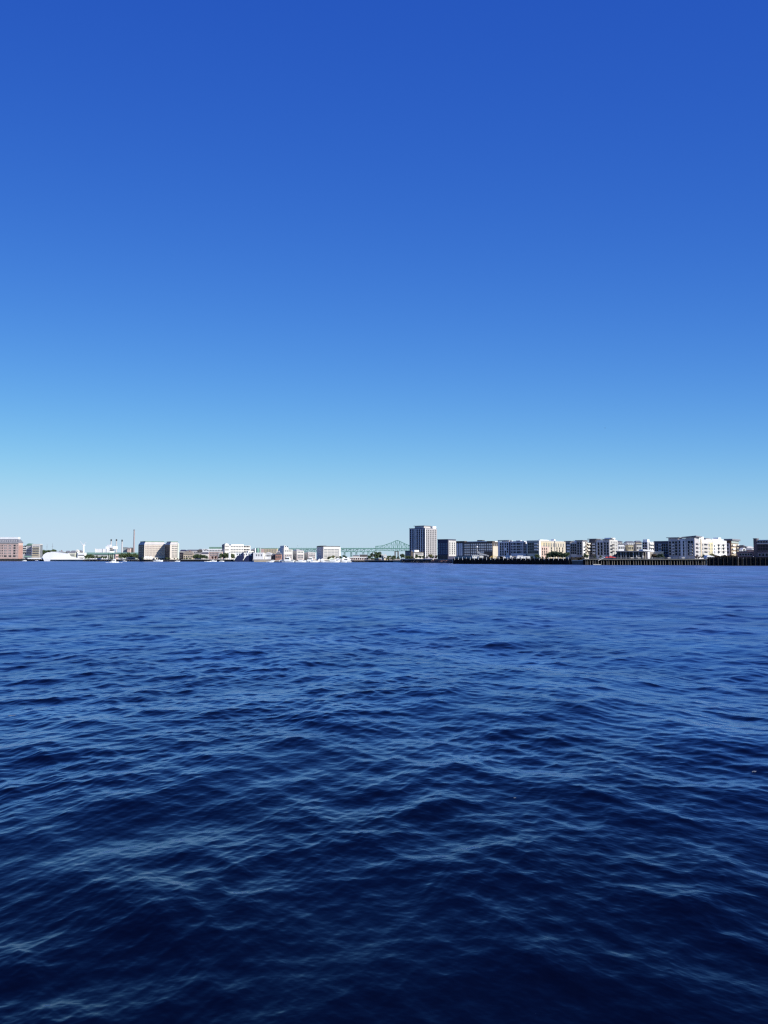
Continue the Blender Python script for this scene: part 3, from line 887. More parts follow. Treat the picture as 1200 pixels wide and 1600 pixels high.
mans(b, 0, b.t, 0, b.s, hw, ht, 2.0)
b.win('R', lin(268, 277, 4), [853.6, 857, 860.4, 863.8, 867.2, 870.2], 1.4, 1.8, GLASSL, TAN)
b.box('shade_panel', CHAR, -.3, -.01, .1, b.s, 0, b.h - .2)  # dark panel paints in the shadow between the two blocks
b.win('L', [259.8, 262.6], [853.6, 857.4, 861.2, 865, 868.8], 2.0, 1.8, GLASS, out=.3)
b.box('glazed_bay', mat('pale_glazed_panel', (.52, .56, .48), .3, .1, .3), b.t - 2.2, b.t - .3, -.5, -.01, 1, b.h + 2)
for i, px in enumerate((227.5, 231.5, 235.5)):
    t_ = thing('tent', ('white pointed tent before the dark end of the big cream block', 'white pointed tent between two others on the quay', 'white pointed tent nearest the arcade of the cream block')[i], 'tent', (X(px, 1100), 1100, 2.85))
    mb = MB(); s_ = 2.4; mb.add([(-s_, -s_, 1.9), (s_, -s_, 1.9), (s_, s_, 1.9), (-s_, s_, 1.9), (0, 0, 5.4)], [(3, 2, 1, 0), (0, 1, 4), (1, 2, 4), (2, 3, 4), (3, 0, 4)])
    mb.build('canopy', WHITE, t_)
    for q in ((-1, -1), (1, -1), (1, 1), (-1, 1)):
        MB().box(q[0] * 2.2 - .08, q[0] * 2.2 + .08, q[1] * 2.2 - .08, q[1] * 2.2 + .08, 0, 1.95).build('pole', LTGREY, t_)
for i, px in enumerate((222.5, 260.5, 264.5, 272.5, 277)):
    tree(px, 876, (870.5, 870.4, 871, 871.6, 871.8)[i], 1104, ('small bushy tree at the dark end of the big cream block', 'small bushy tree in the gap between the cream blocks', 'small bushy tree at the corner of the narrower cream block', 'clipped shrub before the narrower cream block', 'clipped shrub at the far corner of the narrower cream block')[i], 'bush', LEAFB, None, 1.0, 2.7, name='shrub', seed=i)

# ------------------------------------------------------------------ tan house and white waterfront
b = Building('warehouse', 'dark navy warehouse end beside the narrower cream block', 'building', 1130, 30, 280.2, 285.4, 287, 863.6, NAVY, base=2.7, roof=SLATE)
b.win('L', [281.8, 283.8], [867, 871], 1.5, 2.0, GLASSL)
house(281, 290, 861, 858.8, 1260, GREY, NAVY, 'grey house with dark navy roof behind the warehouse end')
house(286.2, 300.5, 866.2, 861.4, 1125, TAN, mat('brown_roof', (.22, .19, .16), .9, .15, .4), 'tan house with brown hipped roof before the long grey roof', wins=4, chim=True)
house(289, 309, 860.4, 858.6, 1290, GREY, SLATE, 'long grey roofed shed behind the tan house', wins=6, name='long_shed', cat='shed')
house(308.2, 316.4, 859.6, 857.4, 1270, CHAR, SLATE, 'dark gabled shed at the end of the long grey roof', gable='front')
house(304, 314, 864.2, 863.2, 1200, GREY, SLATE, 'low grey building with a row of bright windows above the tree belt', gable=False, wins=5, name='low_building', cat='building')
house(314.6, 325, 865, 862.8, 1190, OFFW, NAVY, 'low building with navy roof above the tree belt')
g = 'dense tree belt beside the tan house'
for i, px in enumerate((302.5, 306, 309.5, 313, 316.5, 320, 323)):
    tree(px, 876, (866.6, 865.4, 866, 865.6, 866.4, 867.6, 868.4)[i], 1105 + (i % 2) * 10, 'dense dark green tree in the belt beside the tan house', 'round', LEAFA, g, 1.1, 2.5, seed=i)
for i, px in enumerate((288, 292, 297)):
    tree(px, 876, (871.4, 870.8, 871.2)[i], 1100, 'low olive shrub at the foot of the tan house', 'bush', LEAFB, 'shrubs below the tan house', 1.1, 2.6, name='shrub', seed=i)
b = Building('long_building', 'long white building with a row of small windows and green roof ridge', 'building', 1230, 3, 316.2, 349, 350, 857.6, WHITE, base=2.7)
b.win('L', lin(318, 347, 12), [860.2], 1.6, 1.6, GLASSL)
b.win('L', [318.6, 321.2, 323.2], [857.4 + 1.2], 1.1, 1.1, GLASS, out=.01)
b.box('roof_ridge', GREENROOF, 2, 7, b.uL(345.5), b.uL(326), b.h, b.hy(854.6))
b = Building('brick_house', 'pale pink brick building below the long white building', 'building', 1140, 6, 326, 347, 348, 862.4, PINKBR, base=2.7, roof=PALEBAND)
b.win('L', lin(328, 346, 8), [864.6, 867.6], 1.3, 1.5, GLASSL)
b.box('pale_bay', OFFW, -.8, -.01, b.uL(347), b.uL(341.5), 0, b.hy(863.4))
for i, (px, yt) in enumerate(((345, 866), (348.4, 864), (352, 863.2), (355, 864), (362, 864.6), (364.5, 866))):
    tree(px, 875, yt, 1108 + i % 2 * 8, ('bushy green tree against the white waterfront block, beside the white pier tower' if i < 4 else 'bushy green tree squeezed between white pier tower and navy shade block'), 'round', LEAFB, 'trees beside the white pier tower' if i < 4 else 'trees by the navy shed', 1.1, 2.5, seed=i)
for i, (px, lb) in enumerate(((332, 'small dark red shrub tree before the pale pink brick building'), (337, 'small bare looking tree between pink brick building and moored sailing boat'))):
    tree(px, 875, 868.4, 1106, lb, 'round', mat('leaf_reddish', (.08, .04, .03), .85, .4, .6), None, .9, 2.5, seed=i)
t_ = thing('pier_tower', 'narrow white tower post on the quay among bushy trees', 'tower', (X(357.2, 1092), 1092, 2.7))
hh = Z(863.2, 1092) - 2.7; w_ = X(360, 1092) - X(357.2, 1092)
MB().box(0, w_, 0, 2.5, 0, hh).build('shaft', WHITE, t_); MB().box(-.3, w_ + .3, -.3, 2.8, hh, hh + .5).build('cap', OFFW, t_)
# big white stepped block
b = Building('apartment_block', 'large stepped white block with three rows of windows above the navy shade blocks', 'building', 1200, 60, 346.6, 351, 391.2, 852.2, OFFW, base=2.7)
b.box('tower', OFFW, .5, b.uR(358), 1, 12, b.h, b.hy(849.8))
b.box('roof_box', LTGREY, b.uR(353), b.uR(356.4), 3, 8, b.hy(849.8), b.hy(848.9))
b.box('roof_step', WHITE, b.uR(362), b.uR(381), 2, 14, b.h, b.hy(850.4))
b.win('R', [353, 356], [853.6, 859], 1.6, 2.0, GLASS)
b.win('R', lin(360, 380, 8), [853.8, 858.6, 862.6], 1.7, 1.9, GLASSL)
b.win('R', lin(380.5, 390, 4), [853.8, 858.6, 862.2], 1.9, 2.2, GLASS)
b.win('L', [348, 349.8], [854, 859, 863], 1.8, 2.2, GLASS)
b.box('dark_stair', SLATE, -.6, -.01, b.s * .1, b.s * .9, b.hy(857), b.hy(850.8))
b = Building('low_building', 'low white annex at the end of the stepped white block', 'building', 1160, 40, 386, 388, 396, 860.8, WHITE, base=2.7)
b.win('R', lin(389, 395, 3), [862.6], 1.6, 1.6, GLASS)
# navy walls and gables painted for the shaded sides of white blocks
for i, (p0, p1, lb) in enumerate(((366.2, 379.6, 'sloped navy block painted as a shaded white wall below the stepped white block, beside bushy trees'), (380.4, 395.4, 'sloped navy block painted as a shaded white wall beside the low white waterfront building'))):
    D1 = 1068; xa = X(p0, D1)
    s_ = thing('shade_block', lb, 'shed', (xa, D1, 0))
    wd = X(p1, D1) - xa
    zb = Z(868, D1)
    MB().prism([(0, -1), (wd, -1), (wd, zb), (wd * .36, zb), (.8, 1.6)], 0, 10).build('wall', NAVYP, s_)
    MB().box(wd * .08, wd * .985, 6, 14, zb, Z(863.6, D1)).build('upper_wall', WHITE, s_)
    u_ = MB().prism([(wd * .82, zb + .01), (wd * 1.0, zb + .01), (wd * 1.0, Z(862.6, D1)), (wd * .96, Z(862.6, D1))], 1, 5.9).build('shade_gable', NAVYP, s_)
    for q in (.25, .5, .72):
        o = bpy.data.objects.new('window', window_mesh(1.3, 1.7, FRAME, GLASS, 0)); COL.objects.link(o); o.parent = s_
        o.location = (wd * q, 5.99, Z(866, D1))
    MB().prism([(-.4, 1.7), (wd * .36, zb + .1), (wd * .36 - .6, zb + .7), (-1.0, 2.3)], 0, 10).build('white_barge_board', WHITE, s_)
# low white waterfront building
b = Building('waterfront_building', 'blank white waterfront building on a grey pier base beside the marina', 'building', 1062, 8, 395.6, 411.8, 413, 863.4, WHITE, base=2.9)
b.win('L', [401, 404.5, 408.5], [867.5], 1.5, 2.4, GLASSL)
b.box('base', GREY, -2, -.01, -12, b.s, -4, .6)
b = Building('waterfront_building', 'white gabled waterfront hall with small windows, between the blank one and the marina', 'building', 1064, 8, 412.6, 424, 425, 865.4, WHITE, base=2.9)
MB().prism([(-.5, b.h), (b.s + .5, b.h), (b.s * .55, b.hy(863))], -.0, 12.6).build('roof', OFFW, b.root, (12, 0, 0)).rotation_euler = (0, 0, rad(90))
b.win('L', lin(414.5, 423, 4), [868.4], 1.3, 1.6, GLASS)
b.box('dark_door', CHAR, -.1, -.01, b.uL(413.6), b.uL(412.8), 0, 5)
t_ = thing('vent_stack', 'plain white vent stack rising behind the blank white waterfront building', 'vent stack', (X(398.6, 1110), 1110, 2.7))
MB().cyl(0, 0, 0, Z(857, 1110) - 2.7, .95, .9, 12).build('shaft', WHITE, t_); MB().cyl(0, 0, Z(857, 1110) - 2.7, Z(856.6, 1110) - 2.7, 1.1, 1.1, 12).build('cap', LTGREY, t_)
for i, (px, r_) in enumerate(((402.5, 2.6), (405.8, 1.8))):
    t_ = thing('storage_tank', ('wide dark green storage tank behind the white vent stack', 'slimmer dark green storage tank beside the yellow terrace')[i], 'tank', (X(px, 1300), 1300, 2.7))
    hh = Z(856.4, 1300) - 2.7
    MB().cyl(0, 0, 0, hh, r_, r_, 18).build('shell', COPPER if i == 0 else TEAL, t_); MB().cyl(0, 0, hh, hh + .8, r_ * 1.02, r_ * .3, 18).build('roof', TEAL, t_)
house(392, 397.5, 860, 857.6, 1320, CHAR, SLATE, 'dark roofed house behind the vent stack')
b = Building('terrace', 'pale yellow and pink terrace row above the white waterfront halls', 'building', 1280, 6, 408, 433, 434, 857.2, YELLOW, base=2.7, roof=COPPER)
b.box('pink_end', PINKBR, -.3, -.01, b.uL(412.6), b.s, 0, b.h - .2)
b.win('L', lin(409.5, 432, 9), [859.4, 862.4], 1.4, 1.8, GLASSL)

# ================================================================== marina
house(430.2, 439.2, 866.2, 861.6, 962, REDBR, SLATE, 'red brick gabled house among the marina boats', gable='front', wins=3, base=2.4)
t_ = thing('chimney_block', 'square pale pink lift block behind the red brick gabled house', 'tower', (X(432, 984), 984, 2.4))
MB().box(0, 3.4, 0, 3.4, 0, Z(861.2, 984) - 2.4).build('shaft', mat('pale_pink_paint', (.66, .56, .54), .8, .1, .3), t_)
MB().box(-.2, 3.6, -.2, 3.6, Z(861.2, 984) - 2.4, Z(860.9, 984) - 2.4).build('cap', OFFW, t_)
house(423.5, 429.8, 868, 864.2, 966, BROWN, SLATE, 'brown gabled house with dark roof beside the red brick one', gable='front', base=2.4)
for i, (xl, xc, xr, yt, D1, lb) in enumerate(((434.2, 443.4, 457.2, 858.6, 986, 'tallest cream marina block with stepped dark end, behind the red brick house'),
                                         (457.4, 463.6, 475, 860.6, 988, 'cream gabled marina block between the tallest one and the last one'),
                                         (475.2, 481.8, 493.2, 863.2, 990, 'lowest cream marina block beside the dark end of the office block'))):
    b = Building('marina_block', lb, 'building', D1, 72, xl, xc, xr, yt, OFFW, base=2.4)
    xs = [xc + (xr - xc) * q for q in (.2, .4, .6, .8)]
    b.box('lower_storey', mat('pale_mauve_brick', (.46, .40, .39), .9, .1, .4), 0, b.t * .92, -.4, -.01, 0, b.hy(866))
    b.win('R', xs, [868, 871.2], 1.3, 1.9, GLASSL, out=.4)
    b.win('R', xs, [yt + 2.2], 1.2, 1.4, GLASSL)
    b.win('L', [xl + (xc - xl) * .35, xl + (xc - xl) * .7], [867.5, 871.5], 1.6, 1.9, GLASS)
    if i == 0:
        b.box('upper_block', OFFW, 0, b.t * .55, 0, b.s * .8, b.h, b.hy(855.6))
        b.box('top_block', OFFW, 1, b.t * .32, b.s * .1, b.s * .75, b.hy(855.6), b.hy(852.3))
        b.box('lift_tower', LTGREY, b.t * .36, b.t * .55, b.s * .2, b.s * .5, b.hy(855.6), b.hy(853.4))
        b.win('R', [446, 449], [854], 1.1, 1.2, GLASS)
    else:
        mb = MB(); e = .3
        mb.add([(-e, -e, b.h), (b.t + e, -e, b.h), (b.t + e, b.s + e, b.h), (-e, b.s + e, b.h), (b.t * .2, b.s * .5, b.hy(yt - 3.4 + i)), (b.t * .5, b.s * .5, b.hy(yt - 3.4 + i))],
               [(3, 2, 1, 0), (0, 1, 5, 4), (2, 3, 4, 5), (1, 2, 5), (3, 0, 4)])
        mb.build('roof', OFFW, b.root)
b = Building('office_block', 'pale six storey office block with ribbon windows and a dark shaded end', 'building', 1045, 74, 494.8, 505.2, 530.6, 854.2, OFFW, base=2.4)
b.box('roof', DKSTEEL, -.3, b.t + .3, -.3, b.s, b.h, b.h + .9)
b.box('dark_tower', CHAR, .6, 8, b.uL(501), b.s + .4, b.h, b.hy(852.2))
b.box('end_frame', WHITE, b.t - 1.2, b.t + 1.2, -.6, -.01, 1, b.hy(855))
b.box('top_band', WHITE, .2, b.t - 1.3, -.4, -.01, b.hy(857.6), b.hy(854.4))
for py in (858.6, 861, 863.4, 865.6, 867.6, 869.8, 872):
    for j in range(4):
        x0 = b.uR(506.4 + j * 5.6); x1 = b.uR(506.4 + j * 5.6 + 5)
        MB().box(x0, x1, -.08, -.01, b.hy(py) - .55, b.hy(py) + .55).build('ribbon_window', GLASSL if py > 869 else mat('pale_ribbon_glass', (.26, .27, .28), .3, .15, .3), b.root)
b.box('grey_stair', GREY, -.25, -.01, .5, b.uL(501.4), 0, b.h - .5)
b.win('L', [497, 499.5], [857, 861, 865, 869], 1.8, 1.6, GLASSL)
for i, (px, yt, lf) in enumerate(((516, 868.4, LEAFC), (519.4, 867.6, LEAFC), (512.6, 870, LEAFB), (527, 869.4, LEAFB), (531.5, 868.4, LEAFB), (537.5, 867.2, LEAFA), (541, 868.2, LEAFA))):
    tree(px, 875, yt, 975, ('yellow green tree at the foot of the office block, behind a white boat cover', 'taller yellow green tree at the foot of the office block', 'small green tree nearest the dark end of the office block', 'green tree below the ribbon windows, toward the white end frame', 'green tree at the white end frame of the office block', 'dark tree just beyond the office block and below the bridge', 'lower dark tree beyond the office block above white boat covers')[i], 'round', lf, None, 1.0, 2.2, seed=i)
# floating docks and boats
def dock(px0, px1, D, label):
    o = thing('floating_dock', label, 'dock', (X(px0, D), D, 0))
    L = X(px1, D) - X(px0, D)
    MB().box(0, L, 0, 2.4, .1, .6).build('deck', PALEBAND, o)
    first = MB().cyl(0, 0, -1, 3.2, .2, .2, 8).build('pile', PILE, o); first.location = (1, 2.7, 0)
    for i in range(1, 6):
        c = first.copy(); COL.objects.link(c); c.parent = o; c.location = (1 + i * (L - 2) / 5, 2.7, 0)
dock(420, 494, 915, 'long floating dock below the cream marina blocks')
dock(500, 550, 905, 'shorter floating dock below the office block')
BT = [(421.5, 905, 8, 0, 'low', WHITE, 'small white motorboat before the white gabled waterfront hall'),
      (427, 902, 10, 20, 'mid', WHITE, 'white cabin boat below the brown gabled house'),
      (434, 900, 9, 170, 'low', NAVYP, 'navy hulled motorboat below the red brick house'),
      (440.5, 906, 11, 10, 'mid', WHITE, 'white cabin cruiser below the dark stepped end of the tallest marina block'),
      (448.5, 902, 16, 175, 'tall', WHITE, 'long white motor yacht with high cabin below the tallest cream block'),
      (457.5, 908, 11, 0, 'mid', WHITE, 'white cabin cruiser in the gap before the gabled cream block'),
      (464, 903, 9, 160, 'low', TEAL, 'dark green hulled motorboat before the gabled cream block'),
      (470, 900, 12, 5, 'mid', WHITE, 'white cabin cruiser under the gabled cream block, beside the green hulled boat'),
      (477.5, 906, 8, 0, 'low', BLUECANVAS, 'small blue hulled boat between the two lower cream blocks'),
      (484, 902, 15, 180, 'tall', WHITE, 'white motor yacht with high cabin below the lowest cream block'),
      (491, 900, 10, 15, 'mid', WHITE, 'white cabin boat at the end of the long floating dock'),
      (505.5, 898, 9, 80, 'mid', WHITE, 'white cabin boat seen end on below the grey stair of the office block'),
      (511, 896, 9, 0, 'low', WHITE, 'low white motorboat below the first ribbon windows'),
      (527.5, 893, 11, 170, 'mid', WHITE, 'white cabin cruiser below the white end frame of the office block'),
      (533, 885, 9, 0, 'low', NAVYP, 'dark hulled motorboat between white boat covers below the office block end'),
      (540, 888, 12, 178, 'tall', WHITE, 'white motor yacht among the peaked boat covers'),
      (520.5, 872, 15, 0, 'low', WHITE, 'long low white boat lying nearest the water off the office block'),
      (537, 868, 7, 0, 'low', WHITE, 'tiny white motorboat off the peaked boat covers')]
for px, D1, L, hd, cb, hm_, lb in BT:
    boat(px, D1, L, lb, hd, cb, hm_)
for i, (px, wpx, yt, m_) in enumerate(((518.2, 5.4, 871.2, mat('pale_green_canvas', (.55, .60, .48), .8, .08, .3)), (528, 5, 871.4, LTGREY), (537.6, 4.2, 870.4, WHITE), (543.6, 5.4, 871, WHITE), (503.5, 3, 872.6, WHITE), (499, 2.6, 873, WHITE))):
    D1 = 912
    t_ = thing('boat_cover', ('pale green peaked boat cover below the office block', 'light grey peaked boat cover toward the office block end', 'tall white peaked boat cover just past the office block', 'wide white peaked boat cover farthest along the dock', 'small white boat cover at the grey stair of the office block', 'small white boat cover at the dark end of the office block')[i], 'cover', (X(px, D1), D1, .6))
    w2 = (X(px + wpx, D1) - X(px, D1)) ; zt = Z(yt, D1) - .6
    MB().add([(-w2, 0, 0), (w2, 0, 0), (w2, 6, 0), (-w2, 6, 0), (-w2 * .9, .2, zt * .45), (w2 * .9, .2, zt * .45), (w2 * .9, 5.8, zt * .45), (-w2 * .9, 5.8, zt * .45), (-w2 * .2, 3, zt), (w2 * .25, 3, zt * .92)],
             [(3, 2, 1, 0), (0, 1, 5, 4), (1, 2, 6, 5), (2, 3, 7, 6), (3, 0, 4, 7), (4, 5, 9, 8), (5, 6, 9), (6, 7, 8, 9), (7, 4, 8)]).build('canopy', m_, t_)
    for q in (-.9, .9):
        MB().box(q * w2 - .06, q * w2 + .06, -.15, -.02, 0, zt * .45).build('post', DKSTEEL, t_)
# moored boats farther west
boat(247.5, 1085, 13, 'long low white boat moored below the arcade of the big cream block', 0, 'low')
boat(277.4, 1078, 7, 'small white boat off the narrower cream block', 10, 'low')
boat(193.8, 1098, 7, 'small white boat moored below the leafy trees and grey van', 170, 'low')
boat(333.4, 1066, 9, 'white sailing boat with bare mast before the pale pink brick building', 15, 'low', mast=8, name='sailing_boat')
boat(346.4, 1064, 7, 'small white motorboat at the quay beside the white pier tower', 0, 'low')
boat(322, 1070, 5, 'tiny white dinghy below the dense tree belt', 0, None, name='dinghy')
boat(326.2, 1062, 6, 'little white skiff between the dinghy and the sailing boat', 20, None, name='dinghy')
boat(38.4, 1238, 7, 'small white boat under the dark quay beside the landing pier', 0, 'mid')
boat(57.2, 1236, 8, 'blue hulled boat tied under the white landing pier', 0, 'low', BLUECANVAS)
# the boat under way
mv = boat(177.6, DW(879.3), 9.5, 'white motorboat under way with a foaming wake, out from the quay', 184, 'tall', mast=4.2 if False else 0)
MB().cyl(-1.0, 0, 2.6, 4.9, .05, .04, 6).build('aerial', LTGREY, mv)
Dm = DW(879.3)
r = random.Random(5)
mb = MB()
xm = X(177.6, Dm)
for i in range(90):
    t = r.uniform(-1, 1)
    x = xm + t * 8.2 + .6; y = Dm + r.uniform(-1.6, 1.3) - .6
    s_ = r.uniform(.3, .8); z = r.uniform(.05, .28)
    mb.cyl(x, y, -.15, z, s_ * 1.1, s_ * .5, 7)
fo = mb.build('foam', FOAM); fo['kind'] = 'stuff'; fo['label'] = 'white foam of the wake around the moving motorboat'
# mooring buoys / flecks near the marina are too small to show

# ================================================================== bridge
DB = 2250
def ZB(py): return Z(py, DB)
br = thing('bridge', 'long green steel truss bridge with a peaked main span, crossing behind the tall tower', 'bridge', (0, DB, 0))
def truss(name, pts_top, pts_bot, wdt, dys=(0, 22), diag=True, thick=1.25):
    mb = MB()
    for dy in dys:
        for i in range(len(pts_top) - 1):
            a, c = pts_top[i], pts_top[i + 1]; d, f = pts_bot[i], pts_bot[i + 1]
            A, Bq, Cq, Dq = [(X(p, DB), dy, ZB(z)) for p, z in (a, c, d, f)]
            mb.bar(A, Bq, wdt); mb.bar(Cq, Dq, wdt)
            if abs(A[2] - Cq[2]) > 1.5:
                mb.bar(A, Cq, wdt * .62)
            if diag:
                mb.bar(Cq, Bq, wdt * .55) if i % 2 == 0 else mb.bar(A, Dq, wdt * .55)
    for i in range(0, len(pts_top), 2):                 # cross struts tie the two planes together
        p, z = pts_top[i]
        mb.bar((X(p, DB), dys[0], ZB(z)), (X(p, DB), dys[1], ZB(z)), wdt * .5)
    return mb.build(name, BRIDGE, br)
n = 34
tp = [(395 + i * 191 / n, 858.4 - .9 * i / n) for i in range(n + 1)]
bt = [(395 + i * 191 / n, 862.0 + .1 * i / n - .6 * (i % 6 == 3)) for i in range(n + 1)]
truss('approach_truss', tp, bt, 1.7)
n2 = 18
top_pts = [(586.5, 853.6), (590, 853.2), (594, 853.0), (597.5, 852.6), (601, 851.6), (604.6, 850.4), (608, 849.2), (611.6, 847.9), (615, 846.4), (618.4, 844.8), (621.4, 844.3), (624.4, 845.6), (628, 847.2), (631.6, 848.9), (635, 850.6), (639, 852), (644, 853), (650, 853.4), (656, 853.2)]
bot_pts = [(p, 856.6) for p, _ in top_pts]
truss('main_span_truss', top_pts, bot_pts, 1.5)
bb2 = [(p, 860.2 - .6 * math.cos((p - 586) / 70 * 2 * math.pi)) for p, _ in top_pts]
truss('lower_truss', [(p, 857.2) for p, _ in top_pts], bb2, 1.4)
MB().box(X(395, DB), X(690, DB), 1, 21, ZB(857.1), ZB(856.4)).build('road_deck', BRIDGE, br)
for px, yt, wd, tall in ((402, 862, 1.2, 0), (417, 862, 1.2, 0), (470, 862, 1.2, 0), (487, 862, 1.2, 0), (538, 862, 1.2, 0), (548.5, 862, 1.3, 0), (556.5, 862, 1.3, 0), (567.5, 862, 1.4, 0), (575.5, 862, 1.6, 0), (586.4, 860.5, 1.8, 1), (619.8, 860.5, 6.6, 2), (652, 860.5, 6.6, 2)):
    mb = MB(); z1 = ZB(yt)
    if tall == 2:
        xa, xb = X(px - wd / 2, DB), X(px + wd / 2, DB)
        for dy in (0, 18):
            mb.box(xa, xa + 3.6, dy, dy + 4, 0, z1); mb.box(xb - 3.6, xb, dy, dy + 4, 0, z1)
            mb.box(xa + 3.6, xb - 3.6, dy + .3, dy + 3.7, z1 - 3, z1)
        mb.build('pier', mat('bridge_pier_stone', (.11, .10, .095), .9, .15, .1), br)
    else:
        xa = X(px, DB); w2 = wd * .75
        for dy in (0, 21):
            mb.box(xa - w2 * 2.2, xa - w2 * 1.3, dy, dy + 1.4, 0, z1); mb.box(xa + w2 * 1.3, xa + w2 * 2.2, dy, dy + 1.4, 0, z1)
            for k in range(3):
                za, zb_ = z1 * k / 3, z1 * (k + 1) / 3
                mb.bar((xa - w2 * 1.8, dy + .7, za), (xa + w2 * 1.8, dy + .7, zb_), .5)
        mb.box(xa - w2 * 2.2, xa + w2 * 2.2, 0, 22, z1, z1 + .8)
        mb.build('pier', BRIDGE, br)
first = None
for i in range(44):
    px = 420 + i * 3.9
    o = MB().cyl(0, 0, 0, 5.2, .18, .12, 6).build('lamp_post', BRIDGE, br) if first is None else first.copy()
    if first is None: first = o
    else:
        COL.objects.link(o); o.parent = br
    o.location = (X(px, DB), 1.5, ZB(857.4) if px < 586 else ZB(856.4))

# ================================================================== sandy point
house(545, 575.5, 871.4, 870.2, 955, mat('pale_rose_wall', (.52, .44, .42), .85, .12, .1), WHITE, 'long low pale shed with flat white roof below the bridge', gable=False, wins=9, base=2.4, name='long_shed', cat='shed')
house(551, 561, 868.4, 867.2, 1120, GREY, SLATE, 'dark low shed roof behind the long pale shed', base=2.4)
house(562, 574, 867.6, 866.4, 1130, CHAR, SLATE, 'flat dark depot behind the long pale shed, below bridge bents', gable=False, base=2.4, name='depot', cat='building')
house(599.6, 604.4, 868.6, 865.4, 935, WHITE, OFFW, 'little white gabled house on the sandy point', gable='front', wins=2, base=2.6)
house(596.4, 598.6, 867.4, 866.2, 940, OFFW, OFFW, 'slim white hut beside the little white gabled house', gable=False, wins=1, base=2.6, name='hut', cat='hut')
house(586.4, 591, 869.4, 867.9, 945, PALEBAND, TAN, 'low tan roofed hut under the broad dark tree', wins=2, base=2.6, name='hut', cat='hut')
house(586, 595, 873.2, 872.6, 922, REDBR, PALEBAND, 'long low brick store with pale roof at the edge of the sandy point', gable=False, wins=4, base=2.4, name='store', cat='building')
house(608.4, 611.4, 872, 871.4, 930, OFFW, WHITE, 'small white kiosk on the sandy point below the bridge peak', gable=False, wins=1, base=2.5, name='kiosk', cat='kiosk')
gt = thing('gantry', 'dark steel gantry frame standing on the sandy point before the bridge', 'gantry', (X(582.2, 960), 960, 2.4))
wg = X(586.2, 960) - X(582.2, 960); hg = Z(862.4, 960) - 2.4
for i, (x, y) in enumerate(((0, 0), (wg, 0), (0, 5), (wg, 5))):
    MB().box(x - .25, x + .25, y - .25, y + .25, 0, hg - .5).build('leg', DKSTEEL, gt)
MB().box(-.5, wg + .5, -.4, 5.4, hg - .5, hg + .3).build('top_beam', DKSTEEL, gt)
MB().box(.3, wg - .3, .5, 4.5, hg * .42, hg * .75).build('cabin', CHAR, gt)
for i, (px, yt, lb, lf, wd_) in enumerate(((577, 867, 'dark tree beside the long pale shed roof end', LEAFA, 1), (579.8, 863.4, 'narrow dark tree next to the steel gantry', LEAFD, .6), (592.2, 861.8, 'broad dark headed tree on the sandy point before the bridge', LEAFA, 1.35), (589.4, 864.2, 'smaller dark tree leaning on the broad headed one', LEAFA, 1),
        (606, 868.2, 'low green tree beside the little white gabled house', LEAFB, 1.1), (609.4, 867.8, 'green tree on the sandy point behind the white kiosk', LEAFB, 1.1), (613, 868.4, 'green tree next after the white kiosk', LEAFA, 1.1), (616.6, 867.6, 'dark tree at the foot of the portal pier of the bridge', LEAFA, 1.1), (622, 869, 'low dark tree between portal pier and tower podium', LEAFA, 1.2))):
    tree(px, 874, yt, 940 + i % 3 * 5, lb, 'round', lf, None, wd_, 2.4, seed=i)
for i, px in enumerate((581, 584.4, 587.5, 600, 603, 606.5, 612, 615)):
    tree(px, 875, 871 + .4 * (i % 3), 925, 'low olive shrub on the sandy point', 'bush', LEAFB, 'shrubs on the sandy point', 1.2, 2.3, name='shrub', seed=i)
b = Building('low_wall', 'sunlit low cream wall along the sandy point', 'wall', 918, 20, 598, 600, 612, 872.6, CREAM, base=2.4)
b.box('coping', PALEBAND, -.15, b.t + .15, -.15, b.s + .15, b.h, b.h + .2)

# ================================================================== tall tower
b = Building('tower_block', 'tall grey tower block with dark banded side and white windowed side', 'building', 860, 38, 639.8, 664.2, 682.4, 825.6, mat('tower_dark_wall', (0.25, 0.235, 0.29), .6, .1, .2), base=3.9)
TW = b
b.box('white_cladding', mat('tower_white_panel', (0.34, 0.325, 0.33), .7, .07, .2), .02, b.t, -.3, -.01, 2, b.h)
b.box('corner_panel', LTGREY, -.25, 1.2, -.34, -.31, 2, b.h)
for px in (643.6, 647.4, 650.2, 653.8, 657.4, 660.8):
    y = b.uL(px); w2 = .55 if px not in (643.6, 653.8, 660.8) else .35
    b.box('pale_fin', LTGREY, -.5, -.01, y - w2, y + w2, 6, b.h - .5)
rows = [828.6 + i * 3.02 for i in range(14)]
b.win('R', [666.4, 669, 672, 674.8, 677.6, 680.6], rows, 1.45, 1.7, GLASS, out=.3)
mb = MB()
for px in (641.6, 645.6, 648.9, 652, 655.6, 659.2, 662.6):
    y = b.uL(px)
    for z in rows:
        mb.box(-.06, -.004, y - .8, y + .8, b.hy(z) - .8, b.hy(z) + .8)
g_ = mb.build('glazing', GLASS, b.root); g_['kind'] = 'stuff'
b.box('roof', SLATE, -.3, b.t + .1, -.35, b.s + .3, b.h, b.h + .5)
b.box('penthouse', GREY, 1.5, b.t * .62, 2.5, b.s * .70, b.h + .5, b.hy(821.6))
b.box('penthouse_roof', SLATE, .6, b.t * .66, 1.8, b.s * .76, b.hy(821.6), b.hy(821.0))
b.box('white_screen', WHITE, b.t * .68, b.t - .4, .3, b.s * .5, b.h + .5, b.hy(821.6))
b = Building('podium', 'dark two storey podium at the foot of the tall tower beside trees', 'building', 850, 34, 633, 642.4, 646, 861.4, CHAR, base=3.6, roof=SLATE)
b.win('L', [635, 637.4, 640], [864, 867.5], 1.6, 1.6, GLASSL)
